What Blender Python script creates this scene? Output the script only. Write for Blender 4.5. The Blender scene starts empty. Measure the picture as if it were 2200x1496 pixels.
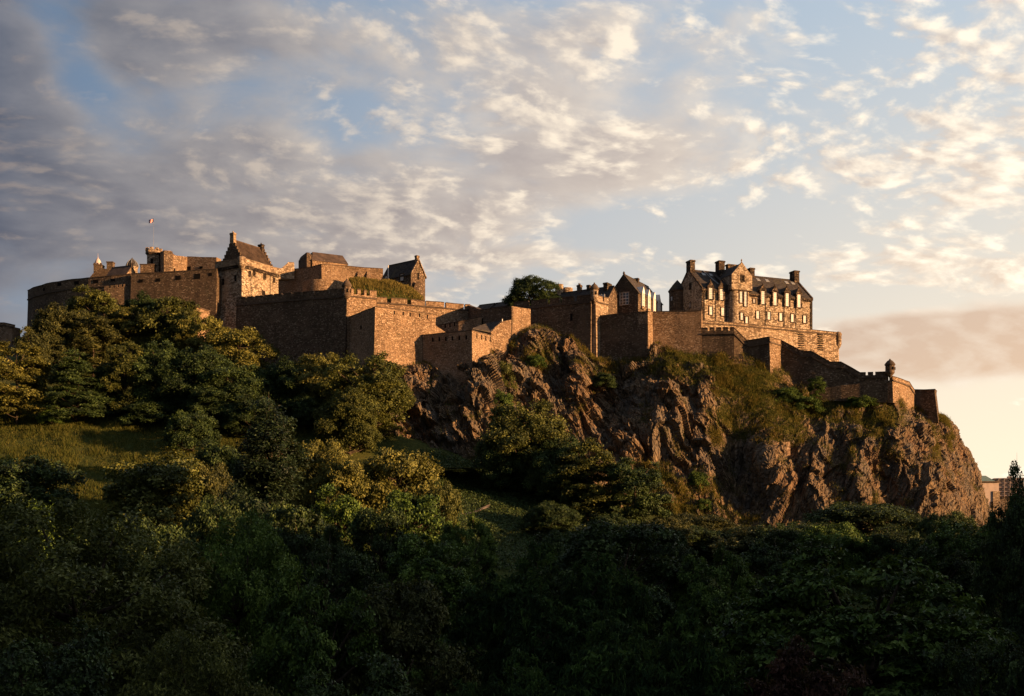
import bpy, math, random
import numpy as np
from mathutils import Vector

# ------------------------------------------------------------------ camera, sky, sun, exposure
scene = bpy.context.scene
COL = scene.collection
F = 2359.0                      # focal length in photograph pixels
HORIZON = 1150.0                # the eye-level row of the photograph
SUN_AZ, SUN_EL = math.radians(111), math.radians(7.5)   # azimuth measured from the view axis towards the right

cam_data = bpy.data.cameras.new("camera")
cam_data.sensor_width = 36.0
cam_data.lens = 36.0 * F / 2200.0
cam_data.shift_y = (HORIZON - 748.0) / 2200.0
cam_data.clip_start, cam_data.clip_end = 0.5, 6000.0
cam = bpy.data.objects.new("camera", cam_data)
cam.rotation_euler = (math.radians(90), 0, 0)
COL.objects.link(cam)
scene.camera = cam
scene.render.engine = 'CYCLES'
scene.view_settings.view_transform = 'Standard'
scene.view_settings.look = 'None'
scene.view_settings.exposure = 1.2
scene.view_settings.gamma = 1.0
scene.cycles.max_bounces = 6
scene.cycles.diffuse_bounces = 2
scene.cycles.transparent_max_bounces = 4

sun_data = bpy.data.lights.new("sun", 'SUN')
sun_data.energy = 5.0
sun_data.angle = math.radians(0.5)
sun_data.color = (1.0, 0.555, 0.245)
sun = bpy.data.objects.new("sun", sun_data)
sd = Vector((math.sin(SUN_AZ) * math.cos(SUN_EL), math.cos(SUN_AZ) * math.cos(SUN_EL), math.sin(SUN_EL)))
sun.rotation_euler = (-sd).to_track_quat('-Z', 'Y').to_euler()
sun.location = sd * 500
COL.objects.link(sun)


class Nodes:
    """A thin hand for wiring shader nodes."""
    def __init__(self, tree):
        self.t = tree
        tree.nodes.clear()

    def new(self, kind, ins=None, **props):
        n = self.t.nodes.new(kind)
        for k, v in props.items():
            setattr(n, k, v)
        for k, v in (ins or {}).items():
            self.put(n.inputs[k], v)
        return n

    def put(self, sock, v):
        if isinstance(v, bpy.types.NodeSocket):
            self.t.links.new(v, sock)
        elif isinstance(v, (tuple, list)) and sock.type == 'RGBA' and len(v) == 3:
            sock.default_value = (*v, 1)
        else:
            sock.default_value = v

    def math(self, op, a, b=0.0, c=None, clamp=False):
        n = self.t.nodes.new('ShaderNodeMath')
        n.operation = op
        n.use_clamp = clamp
        self.put(n.inputs[0], a)
        self.put(n.inputs[1], b)
        if c is not None:
            self.put(n.inputs[2], c)
        return n.outputs[0]

    def vec(self, op, a, b=None):
        n = self.t.nodes.new('ShaderNodeVectorMath')
        n.operation = op
        self.put(n.inputs[0], a)
        if b is not None:
            self.put(n.inputs[1], b)
        return n.outputs['Value'] if op in ('DOT_PRODUCT', 'LENGTH', 'DISTANCE') else n.outputs[0]

    def xyz(self, x, y, z):
        return self.new('ShaderNodeCombineXYZ', {0: x, 1: y, 2: z}).outputs[0]

    def rng(self, v, a, b, lo=0.0, hi=1.0, smooth=True):
        n = self.t.nodes.new('ShaderNodeMapRange')
        n.interpolation_type = 'SMOOTHSTEP' if smooth else 'LINEAR'
        n.clamp = True
        self.put(n.inputs[0], v)
        for i, q in enumerate((a, b, lo, hi)):
            self.put(n.inputs[i + 1], q)
        return n.outputs[0]

    def mix(self, f, a, b, blend='MIX'):
        n = self.t.nodes.new('ShaderNodeMix')
        n.data_type = 'RGBA'
        n.blend_type = blend
        n.clamp_factor = True
        self.put(n.inputs[0], f)
        self.put(n.inputs[6], a)
        self.put(n.inputs[7], b)
        return n.outputs[2]

    def noise(self, v, scale, detail=4.0, rough=0.55, dist=0.0):
        n = self.new('ShaderNodeTexNoise', {'Vector': v, 'Scale': scale, 'Detail': detail, 'Roughness': rough, 'Distortion': dist})
        return n.outputs[0]

    def ramp(self, f, stops):
        n = self.t.nodes.new('ShaderNodeValToRGB')
        self.put(n.inputs[0], f)
        e = n.color_ramp.elements
        while len(e) < len(stops):
            e.new(0.5)
        for el, (p, c) in zip(e, stops):
            el.position = p
            el.color = (*c, 1)
        return n.outputs[0]


def srgb(r, g, b):
    return tuple(((c / 255) / 12.92 if c / 255 <= 0.04045 else ((c / 255 + 0.055) / 1.055) ** 2.4) for c in (r, g, b))


def build_world():
    w = bpy.data.worlds.new("World")
    scene.world = w
    w.use_nodes = True
    N = Nodes(w.node_tree)
    STR = 0.06
    EXPO = 2 ** -1.2
    sky = N.new('ShaderNodeTexSky')
    sky.sky_type = 'NISHITA'
    sky.sun_disc = False
    sky.sun_elevation = SUN_EL
    sky.sun_rotation = SUN_AZ
    d = N.new('ShaderNodeTexCoord').outputs['Generated']
    sep = N.new('ShaderNodeSeparateXYZ', {0: d})
    x, y, z = sep.outputs
    # height above the horizon and nearness to the bright western quarter
    zc = N.math('MAXIMUM', z, 0.0)
    west = N.vec('DOT_PRODUCT', d, (math.sin(math.radians(62)), math.cos(math.radians(62)), 0.0))
    g = N.rng(west, 0.05, 0.80, smooth=False)             # 0 in the east of the frame, 1 in the west
    low = N.rng(zc, 0.02, 0.42, 1.0, 0.0, smooth=False)   # 1 at the horizon
    # clear sky: blue high in the east, pale and cream low in the west
    hi_c = N.mix(g, srgb(100, 132, 168), srgb(196, 208, 218))
    lo_c = N.mix(g, srgb(168, 168, 174), srgb(255, 232, 196))
    clear = N.mix(low, hi_c, lo_c)
    clear = N.mix(0.12, clear, N.vec('MULTIPLY', sky.outputs[0], (0.1, 0.1, 0.1)))
    # cloud sheet: directions dropped on a flat layer overhead
    den = N.math('ADD', zc, 0.36)
    u = N.math('DIVIDE', x, den)
    v = N.math('DIVIDE', y, den)
    # turn the sheet so that its rolls run up to the right
    ang = math.radians(10)
    ur = N.math('ADD', N.math('MULTIPLY', u, math.cos(ang)), N.math('MULTIPLY', v, math.sin(ang)))
    vr = N.math('SUBTRACT', N.math('MULTIPLY', v, math.cos(ang)), N.math('MULTIPLY', u, math.sin(ang)))
    p = N.xyz(N.math('MULTIPLY', ur, 0.88), N.math('MULTIPLY', vr, 1.15), 3.7)
    wn = N.new('ShaderNodeTexNoise', {'Vector': p, 'Scale': 3.0, 'Detail': 2.0}).outputs[1]
    pw = N.vec('ADD', p, N.vec('MULTIPLY', N.vec('SUBTRACT', wn, (0.5, 0.5, 0.5)), (0.12, 0.12, 0.0)))
    sh = N.vec('ADD', pw, (0.030, -0.012, 0.0))

    def veil(vec):
        a = N.math('ADD', N.math('MULTIPLY', N.noise(vec, 1.9, 3.0, 0.5), 0.80), N.math('MULTIPLY', N.noise(vec, 6.5, 5.0, 0.52), 0.50))
        return N.math('ADD', a, N.math('MULTIPLY', N.noise(vec, 17.0, 5.0, 0.55), 0.26))

    def puffs(vec):
        a = N.math('ADD', N.math('MULTIPLY', N.noise(vec, 4.2, 2.0, 0.5), 0.50), N.math('MULTIPLY', N.noise(vec, 16.0, 5.0, 0.50), 0.85))
        return N.math('ADD', a, N.math('MULTIPLY', N.noise(vec, 44.0, 4.0, 0.55), 0.36))
    pb = N.vec('ADD', N.vec('MULTIPLY', pw, (1.1, 1.1, 1.0)), (2.9, 4.1, 0.0))
    va, va1 = veil(pw), veil(sh)
    vb, vb1 = puffs(pb), puffs(N.vec('ADD', pb, (0.022, -0.010, 0.0)))
    # heavier cover towards the east, the odd bank and gap where the photograph has them
    bias = N.rng(g, 0.0, 0.75, 0.14, -0.02, smooth=False)
    ya = N.math('MAXIMUM', y, 0.05)
    ax = N.math('DIVIDE', x, ya)
    az = N.math('DIVIDE', z, ya)

    def blob(px, py, rx, ry, amt, rot=0.0):
        cx, cy = (px - 1100) / F, (HORIZON - py) / F
        dx, dy = N.math('SUBTRACT', ax, cx), N.math('SUBTRACT', az, cy)
        c, s = math.cos(rot), math.sin(rot)
        ex = N.math('DIVIDE', N.math('ADD', N.math('MULTIPLY', dx, c), N.math('MULTIPLY', dy, s)), rx / F)
        ey = N.math('DIVIDE', N.math('SUBTRACT', N.math('MULTIPLY', dy, c), N.math('MULTIPLY', dx, s)), ry / F)
        r2 = N.math('ADD', N.math('MULTIPLY', ex, ex), N.math('MULTIPLY', ey, ey))
        return N.math('MULTIPLY', N.math('POWER', 2.718, N.math('MULTIPLY', r2, -1.0)), amt)
    for b in BLOBS:
        bias = N.math('ADD', bias, blob(*b))
    da = N.math('ADD', va, bias)
    db = N.math('ADD', N.math('ADD', vb, N.math('MULTIPLY', bias, 0.35)), N.rng(g, 0.0, 0.9, -0.12, 0.07, smooth=False))
    cov_a = N.math('MULTIPLY', N.rng(da, 0.72, 0.99), 0.94)
    thick = N.rng(da, 0.80, 1.15)
    rel_a = N.math('MULTIPLY', N.math('SUBTRACT', va, va1), 3.6)
    bank = N.math('ADD', blob(2090, 740, 330, 78, 0.9), blob(1500, 500, 300, 55, 0.10))
    cov_b = N.rng(N.math('SUBTRACT', db, bank), 0.83, 1.05)
    rel_b = N.math('MULTIPLY', N.math('SUBTRACT', vb, vb1), 4.0)
    gp = N.math('POWER', g, 0.7)
    dark_c = N.mix(gp, srgb(80, 92, 112), srgb(188, 178, 174))
    dark_c = N.mix(N.math('MULTIPLY', low, N.rng(g, 0.0, 1.0, 0.55, 0.85)), dark_c, N.mix(g, srgb(136, 126, 128), srgb(228, 184, 138)))
    mid_c = N.mix(gp, srgb(142, 142, 150), srgb(240, 224, 204))
    lit_c = N.mix(N.math('POWER', g, 0.55), srgb(186, 162, 144), (1.08, 0.95, 0.76))
    lit_c = N.mix(N.math('MULTIPLY', low, 0.75), lit_c, N.mix(g, srgb(204, 182, 164), (1.15, 1.04, 0.84)))
    la = N.math('ADD', N.math('ADD', 0.75, rel_a), N.math('MULTIPLY', thick, -0.62), clamp=True)
    lb = N.math('ADD', N.math('ADD', 0.46, rel_b), N.math('MULTIPLY', N.rng(db, 0.92, 1.2), -0.25), clamp=True)
    haze_up = N.rng(zc, 0.0, 0.05, 0.35, 1.0)
    col = N.mix(N.math('MULTIPLY', cov_a, haze_up), clear, N.mix(la, dark_c, mid_c))
    col = N.mix(N.math('MULTIPLY', cov_b, N.math('MULTIPLY', haze_up, N.rng(g, 0.05, 0.6, 0.34, 0.92))), col, N.mix(lb, N.mix(0.4, dark_c, mid_c), lit_c))
    glow = N.math('MULTIPLY', N.math('POWER', low, 2.6), N.rng(g, 0.5, 1.0))
    glow = N.math('MULTIPLY', glow, N.math('SUBTRACT', 1.0, N.math('MULTIPLY', cov_a, 0.8)))
    col = N.mix(N.math('MULTIPLY', glow, 0.6), col, (1.10, 0.92, 0.70))
    # sky luminance shaped for the scene's fill light: brighter overhead, dimmer behind and eastward
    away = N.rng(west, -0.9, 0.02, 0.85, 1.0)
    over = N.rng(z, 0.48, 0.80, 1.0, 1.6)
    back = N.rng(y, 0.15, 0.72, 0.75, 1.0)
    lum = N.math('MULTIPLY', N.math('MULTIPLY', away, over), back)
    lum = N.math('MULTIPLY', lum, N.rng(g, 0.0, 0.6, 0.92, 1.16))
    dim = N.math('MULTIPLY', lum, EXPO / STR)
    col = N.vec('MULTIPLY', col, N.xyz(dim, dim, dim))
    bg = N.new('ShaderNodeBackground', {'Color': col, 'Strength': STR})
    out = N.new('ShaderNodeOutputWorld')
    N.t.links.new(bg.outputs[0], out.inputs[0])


BLOBS = [  # photo px, py, radii, amount: gaps and banks of the veil
    (165, 150, 60, 150, -0.24, 0.5), (1560, 500, 330, 60, -0.45), (1290, 600, 160, 30, -0.1), (1350, 330, 300, 60, 0.16), (1150, 90, 330, 80, 0.16),
    (2090, 735, 320, 62, 1.0), (1500, 550, 420, 26, 0.22), (350, 400, 460, 170, 0.16), (1950, 210, 330, 130, -0.14), (2000, 560, 260, 50, 0.15),
    (300, 80, 330, 90, 0.20), (2150, 950, 240, 75, -0.7), (1840, 640, 160, 30, -0.3), (880, 260, 220, 60, -0.16), (1100, 470, 330, 60, 0.1)]
build_world()

# ------------------------------------------------------------------ helpers
rnd = random.Random(7)


def P(px, py, Y):
    """The point at depth Y seen at this place of the photograph."""
    return Vector(((px - 1100) * Y / F, Y, (HORIZON - py) * Y / F))


def tag(o, label=None, cat=None, group=None, kind=None):
    for k, v in (('label', label), ('category', cat), ('group', group), ('kind', kind)):
        if v:
            o[k] = v
    return o


def empty(name, loc, rz=0.0):
    o = bpy.data.objects.new(name, None)
    o.location = loc
    o.rotation_euler = (0, 0, rz)
    o.empty_display_size = 0.5
    COL.objects.link(o)
    return o


class MB:
    """Collects pieces and links them as ONE mesh object."""
    def __init__(self):
        self.v, self.f, self.m = [], [], []

    def add(self, verts, faces, mi=0):
        b = len(self.v)
        self.v += [tuple(p) for p in verts]
        self.f += [tuple(b + i for i in q) for q in faces]
        self.m += [mi] * len(faces)
        return self

    def box(self, x0, x1, y0, y1, z0, z1, mi=0):
        v = [(x, y, z) for z in (z0, z1) for y in (y0, y1) for x in (x0, x1)]
        return self.add(v, [(0, 2, 3, 1), (4, 5, 7, 6), (0, 1, 5, 4), (2, 6, 7, 3), (0, 4, 6, 2), (1, 3, 7, 5)], mi)

    def taper(self, cx, cy, z0, z1, a0, b0, a1, b1, mi=0):
        v = [(cx + sx * a, cy + sy * b, z) for z, a, b in ((z0, a0, b0), (z1, a1, b1)) for sy in (-1, 1) for sx in (-1, 1)]
        return self.add(v, [(0, 2, 3, 1), (4, 5, 7, 6), (0, 1, 5, 4), (2, 6, 7, 3), (0, 4, 6, 2), (1, 3, 7, 5)], mi)

    def prism(self, poly, z0, z1, mi=0):
        n = len(poly)
        v = [(x, y, z0) for x, y in poly] + [(x, y, z1) for x, y in poly]
        f = [tuple(range(n - 1, -1, -1)), tuple(range(n, 2 * n))]
        f += [(i, (i + 1) % n, n + (i + 1) % n, n + i) for i in range(n)]
        return self.add(v, f, mi)

    def lathe(self, prof, cx=0, cy=0, n=20, a0=0.0, a1=2 * math.pi, mi=0):
        full = abs(a1 - a0) > 6.28
        k = n if full else n + 1
        v = [(cx + r * math.cos(a0 + (a1 - a0) * i / n), cy + r * math.sin(a0 + (a1 - a0) * i / n), z) for r, z in prof for i in range(k)]
        f = []
        for j in range(len(prof) - 1):
            for i in range(n):
                q = (i + 1) % k
                f.append((j * k + i, j * k + q, (j + 1) * k + q, (j + 1) * k + i))
        return self.add(v, f, mi)

    def tube(self, pts, radii, n=6, mi=0):
        pts = [Vector(p) for p in pts]
        rings = []
        for i, p in enumerate(pts):
            t = (pts[min(i + 1, len(pts) - 1)] - pts[max(i - 1, 0)]).normalized()
            a = t.orthogonal().normalized()
            b = t.cross(a)
            rings.append([p + (a * math.cos(2 * math.pi * k / n) + b * math.sin(2 * math.pi * k / n)) * radii[i] for k in range(n)])
        v = [q for r in rings for q in r]
        f = [(i * n + k, i * n + (k + 1) % n, (i + 1) * n + (k + 1) % n, (i + 1) * n + k) for i in range(len(pts) - 1) for k in range(n)]
        f.append(tuple(range(n - 1, -1, -1)))
        f.append(tuple(range((len(pts) - 1) * n, len(pts) * n)))
        return self.add(v, f, mi)

    def mesh(self, name, mats, smooth=False, off=None):
        me = bpy.data.meshes.new(name)
        v = self.v if off is None else [(p[0] - off[0], p[1] - off[1], p[2] - off[2]) for p in self.v]
        me.from_pydata(v, [], self.f)
        for m in (mats if isinstance(mats, (list, tuple)) else [mats]):
            me.materials.append(m)
        if isinstance(mats, (list, tuple)) and len(mats) > 1:
            me.polygons.foreach_set('material_index', self.m)
        if smooth:
            me.polygons.foreach_set('use_smooth', [True] * len(me.polygons))
        me.update()
        return me

    def build(self, name, mats, parent=None, smooth=False, world=False):
        """Parts are given in the parent's space, or in world space with world=True."""
        off = parent.location if (world and parent is not None) else None
        o = bpy.data.objects.new(name, self.mesh(name, mats, smooth, off))
        COL.objects.link(o)
        if parent is not None:
            o.parent = parent
        return o


def np_mesh(name, verts, quads, mats, smooth=False, attrs=None, midx=None):
    me = bpy.data.meshes.new(name)
    nv, nq, k = len(verts), len(quads), quads.shape[1]
    me.vertices.add(nv)
    me.vertices.foreach_set('co', np.asarray(verts, np.float32).ravel())
    me.loops.add(nq * k)
    me.loops.foreach_set('vertex_index', np.asarray(quads, np.int32).ravel())
    me.polygons.add(nq)
    me.polygons.foreach_set('loop_start', np.arange(0, nq * k, k, dtype=np.int32))
    try:
        me.polygons.foreach_set('loop_total', np.full(nq, k, np.int32))
    except Exception:
        pass
    for nm, (dom, arr) in (attrs or {}).items():
        a = me.attributes.new(nm, 'FLOAT', dom)
        a.data.foreach_set('value', np.asarray(arr, np.float32))
    for m in (mats if isinstance(mats, (list, tuple)) else [mats]):
        me.materials.append(m)
    if midx is not None:
        me.polygons.foreach_set('material_index', np.asarray(midx, np.int32))
    me.polygons.foreach_set('use_smooth', np.full(nq, smooth, bool))
    me.update(calc_edges=True)
    return me


def link_obj(name, me, parent=None):
    o = bpy.data.objects.new(name, me)
    COL.objects.link(o)
    if parent is not None:
        o.parent = parent
    return o


# ------------------------------------------------------------------ numpy noise
def _hash(ix, iy, iz, seed):
    h = (ix.astype(np.int64) * 374761393 + iy.astype(np.int64) * 668265263 + iz.astype(np.int64) * 2147483647 + seed * 974634777) & 0xFFFFFFFF
    h = ((h ^ (h >> 13)) * 1274126177) & 0xFFFFFFFF
    h = ((h ^ (h >> 16)) * 2246822519) & 0xFFFFFFFF
    return ((h ^ (h >> 15)) & 0xFFFFFF) / float(0xFFFFFF)


def vnoise(p, seed=0):
    i = np.floor(p).astype(np.int64)
    f = p - i
    f = f * f * f * (f * (f * 6 - 15) + 10)
    out = 0
    for dx in (0, 1):
        for dy in (0, 1):
            for dz in (0, 1):
                wgt = (f[:, 0] if dx else 1 - f[:, 0]) * (f[:, 1] if dy else 1 - f[:, 1]) * (f[:, 2] if dz else 1 - f[:, 2])
                out = out + wgt * _hash(i[:, 0] + dx, i[:, 1] + dy, i[:, 2] + dz, seed)
    return out * 2 - 1


def fbm(p, octaves=4, seed=0, gain=0.5):
    a, s, out = 1.0, 1.0, 0
    for k in range(octaves):
        out = out + a * vnoise(p * s, seed + k * 17)
        a *= gain
        s *= 2.03
    return out


def crags(p, seed=0, tilt=0.6):
    """Each point takes the tilted flat face of its nearest seed: broken, faceted rock."""
    base = np.floor(p).astype(np.int64)
    best = np.full(len(p), 1e9)
    val = np.zeros(len(p))
    for dx in (-1, 0, 1):
        for dy in (-1, 0, 1):
            for dz in (-1, 0, 1):
                c = base + np.array([dx, dy, dz])
                j = np.stack([_hash(c[:, 0], c[:, 1], c[:, 2], seed + k) for k in range(3)], 1)
                dlt = p - (c + j)
                d2 = (dlt ** 2).sum(1)
                t = np.stack([_hash(c[:, 0], c[:, 1], c[:, 2], seed + 5 + k) - 0.5 for k in range(3)], 1) * 2 * tilt
                h = _hash(c[:, 0], c[:, 1], c[:, 2], seed + 9) * 2 - 1 + (dlt * t).sum(1)
                m = d2 < best
                best = np.where(m, d2, best)
                val = np.where(m, h, val)
    return val


def sstep(a, b, x):
    t = np.clip((x - a) / (b - a), 0, 1)
    return t * t * (3 - 2 * t)


# ------------------------------------------------------------------ materials
def material(name):
    m = bpy.data.materials.new(name)
    m.use_nodes = True
    N = Nodes(m.node_tree)
    out = N.new('ShaderNodeOutputMaterial')
    return m, N, out


def finish(N, out, color, rough=0.9, bump=None, strength=0.5, dist=0.1, spec=0.25):
    b = N.new('ShaderNodeBsdfPrincipled', {'Base Color': color, 'Roughness': rough, 'Specular IOR Level': spec})
    if bump is not None:
        bn = N.new('ShaderNodeBump', {'Height': bump, 'Strength': strength, 'Distance': dist})
        N.t.links.new(bn.outputs[0], b.inputs['Normal'])
    N.t.links.new(b.outputs[0], out.inputs[0])
    return b


def stone(name, dark, mid, pale, w=0.75, h=0.42, pale_at=0.80, stain=0.5):
    """Rubble masonry: every stone its own tone, pale and nearly black ones among them, dirt running down."""
    m, N, out = material(name)
    pos = N.new('ShaderNodeNewGeometry').outputs['Position']
    q = N.vec('MULTIPLY', pos, (1 / w, 1 / w, 1 / h))
    q = N.vec('ADD', q, N.vec('MULTIPLY', N.new('ShaderNodeTexNoise', {'Vector': pos, 'Scale': 1.3, 'Detail': 2.0}).outputs[1], (0.5, 0.5, 0.5)))
    vo = N.new('ShaderNodeTexVoronoi', {'Vector': q, 'Scale': 1.0, 'Randomness': 0.85})
    r = N.new('ShaderNodeSeparateColor', {0: vo.outputs['Color']}).outputs[0]
    c = N.ramp(r, [(0.0, dark), (0.22, dark), (0.45, mid), (pale_at - 0.08, mid), (pale_at, pale), (1.0, pale)])
    ed = N.new('ShaderNodeTexVoronoi', {'Vector': q, 'Scale': 1.0, 'Randomness': 0.85}, feature='DISTANCE_TO_EDGE').outputs['Distance']
    joint = N.rng(ed, 0.02, 0.10)
    c = N.mix(joint, tuple(0.55 * a + 0.25 * b for a, b in zip(mid, dark)), c)
    big = N.noise(pos, 0.07, 5.0, 0.6)
    run = N.noise(N.vec('MULTIPLY', pos, (0.55, 0.55, 0.07)), 1.0, 4.0, 0.6)
    st = N.math('MULTIPLY', N.rng(big, 0.42, 0.66), stain)
    st = N.math('ADD', st, N.math('MULTIPLY', N.rng(run, 0.50, 0.72), stain * 0.8), clamp=True)
    c = N.mix(st, c, tuple(0.75 * a for a in dark))
    c = N.mix(N.math('MULTIPLY', N.rng(N.noise(pos, 0.5, 3.0), 0.5, 0.75), 0.25), c, (0.11, 0.11, 0.06))
    c = N.mix(N.rng(N.noise(N.vec('ADD', pos, (31, 7, 3)), 0.16, 3.0, 0.5), 0.50, 0.62, 0.0, 0.28), c, tuple(min(0.7, 1.35 * a) for a in mid))
    fine = N.noise(pos, 7.0, 3.0)
    hgt = N.math('ADD', N.math('MULTIPLY', joint, 0.7), N.math('ADD', N.math('MULTIPLY', r, 0.7), N.math('MULTIPLY', fine, 0.4)))
    finish(N, out, c, 0.95, hgt, 0.9, 0.22, 0.15)
    return m


def plain(name, col, rough=0.85, var=0.3, scale=1.0, spec=0.3, metallic=0.0):
    m, N, out = material(name)
    pos = N.new('ShaderNodeNewGeometry').outputs['Position']
    n = N.noise(pos, scale, 5.0, 0.6)
    c = N.mix(N.rng(n, 0.3, 0.7), tuple(a * (1 - var) for a in col), tuple(min(1, a * (1 + var)) for a in col))
    b = finish(N, out, c, rough, n, 0.3, 0.05, spec)
    b.inputs['Metallic'].default_value = metallic
    return m


def slate(name, col):
    m, N, out = material(name)
    pos = N.new('ShaderNodeNewGeometry').outputs['Position']
    q = N.vec('MULTIPLY', pos, (2.2, 2.2, 3.6))
    vo = N.new('ShaderNodeTexVoronoi', {'Vector': q, 'Scale': 1.0, 'Randomness': 0.6})
    r = N.new('ShaderNodeSeparateColor', {0: vo.outputs['Color']}).outputs[0]
    c = N.mix(r, tuple(a * 0.6 for a in col), tuple(a * 1.5 for a in col))
    c = N.mix(N.math('MULTIPLY', N.rng(N.noise(pos, 0.35, 5.0, 0.65), 0.5, 0.7), 0.6), c, (0.09, 0.075, 0.04))
    finish(N, out, c, 0.9, r, 0.5, 0.08, 0.08)
    return m


def foliage(name, cols, trans=0.12, rough=0.6, spec=0.25):
    """Leaf tone differs from leaf to leaf (stored on the faces) and from tree to tree."""
    m, N, out = material(name)
    a = N.new('ShaderNodeAttribute', attribute_name='tint').outputs['Fac']
    oi = N.new('ShaderNodeObjectInfo').outputs['Random']
    t = N.math('ADD', N.math('MULTIPLY', a, 0.85), N.math('MULTIPLY', oi, 0.15))
    c = N.ramp(t, [(0.0, cols[0]), (0.45, cols[1]), (0.85, cols[2]), (1.0, tuple(min(1, x * 1.3) for x in cols[2]))])
    b = N.new('ShaderNodeBsdfPrincipled', {'Base Color': c, 'Roughness': rough, 'Specular IOR Level': spec})
    tr = N.new('ShaderNodeBsdfTranslucent', {'Color': N.mix(0.5, c, (0.12, 0.12, 0.015))})
    mx = N.new('ShaderNodeMixShader', {0: trans})
    N.t.links.new(b.outputs[0], mx.inputs[1])
    N.t.links.new(tr.outputs[0], mx.inputs[2])
    N.t.links.new(mx.outputs[0], out.inputs[0])
    return m


def glass(name):
    m, N, out = material(name)
    pos = N.new('ShaderNodeNewGeometry').outputs['Position']
    k = N.new('ShaderNodeObjectInfo').outputs['Random']
    a = N.mix(N.rng(k, 0.15, 0.8), (0.36, 0.35, 0.34), (0.66, 0.64, 0.60))
    c = N.mix(N.rng(N.noise(pos, 1.1, 3.0), 0.45, 0.65, 0.0, 0.8), a, (0.34, 0.33, 0.33))
    finish(N, out, c, 0.18, None, spec=0.7)
    return m


def rock_material():
    m, N, out = material("crag_rock")
    g = N.new('ShaderNodeNewGeometry')
    pos, nor = g.outputs['Position'], g.outputs['Normal']
    gr = N.new('ShaderNodeAttribute', attribute_name='grass').outputs['Fac']
    lean = N.new('ShaderNodeAttribute', attribute_name='lean').outputs['Fac']
    sp = N.new('ShaderNodeSeparateXYZ', {0: pos})
    xs = N.math('ADD', sp.outputs[0], N.math('MULTIPLY', sp.outputs[2], lean))
    q = N.xyz(xs, sp.outputs[1], N.math('MULTIPLY', sp.outputs[2], 0.35))
    n1 = N.noise(q, 0.35, 8.0, 0.65, 0.4)
    n2 = N.noise(q, 1.6, 8.0, 0.7, 0.6)
    vo = N.new('ShaderNodeTexVoronoi', {'Vector': q, 'Scale': 1.1, 'Randomness': 1.0}, feature='DISTANCE_TO_EDGE').outputs['Distance']
    vo2 = N.new('ShaderNodeTexVoronoi', {'Vector': q, 'Scale': 0.9})
    r = N.new('ShaderNodeSeparateColor', {0: vo2.outputs['Color']}).outputs[0]
    c = N.ramp(n1, [(0.25, (0.075, 0.058, 0.044)), (0.45, (0.16, 0.115, 0.074)), (0.60, (0.26, 0.180, 0.102)), (0.8, (0.38, 0.275, 0.160))])
    c = N.mix(N.math('MULTIPLY', r, 0.35), c, (0.10, 0.075, 0.055))
    c = N.mix(N.math('MULTIPLY', N.rng(N.noise(pos, 0.10, 4.0), 0.45, 0.68), 0.5), c, (0.20, 0.105, 0.055))
    c = N.mix(N.rng(vo, 0.0, 0.07, 0.75, 0.0), c, (0.03, 0.024, 0.02))
    c = N.mix(N.rng(n2, 0.58, 0.75, 0.0, 0.5), c, (0.42, 0.32, 0.205))
    c = N.mix(N.rng(N.noise(q, 0.22, 5.0, 0.6), 0.46, 0.62, 0.0, 0.55), c, (0.135, 0.125, 0.108))
    c = N.mix(N.rng(N.noise(N.vec('MULTIPLY', pos, (0.5, 0.5, 0.06)), 1.0, 4.0), 0.55, 0.7, 0.0, 0.5), c, (0.06, 0.05, 0.042))
    # turf where it finds hold
    up = N.new('ShaderNodeSeparateXYZ', {0: nor}).outputs[2]
    gn = N.noise(N.vec('MULTIPLY', pos, (1, 1, 0.5)), 0.8, 6.0, 0.7)
    gm = N.math('ADD', N.math('ADD', gr, N.math('MULTIPLY', up, 0.55)), N.math('MULTIPLY', N.math('SUBTRACT', gn, 0.5), 1.6))
    gm = N.rng(gm, 0.62, 0.95)
    gc = N.ramp(N.noise(pos, 0.9, 6.0, 0.7), [(0.3, (0.030, 0.034, 0.010)), (0.5, (0.085, 0.075, 0.020)), (0.7, (0.17, 0.125, 0.040))])
    c = N.mix(gm, c, gc)
    hgt = N.math('ADD', N.math('MULTIPLY', n2, 1.0), N.math('ADD', N.math('MULTIPLY', n1, 0.8), N.math('ADD', N.math('MULTIPLY', N.rng(vo, 0.0, 0.2), 0.7), N.math('MULTIPLY', r, 0.7))))
    finish(N, out, c, 0.95, hgt, 1.0, 0.55, 0.12)
    return m


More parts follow.
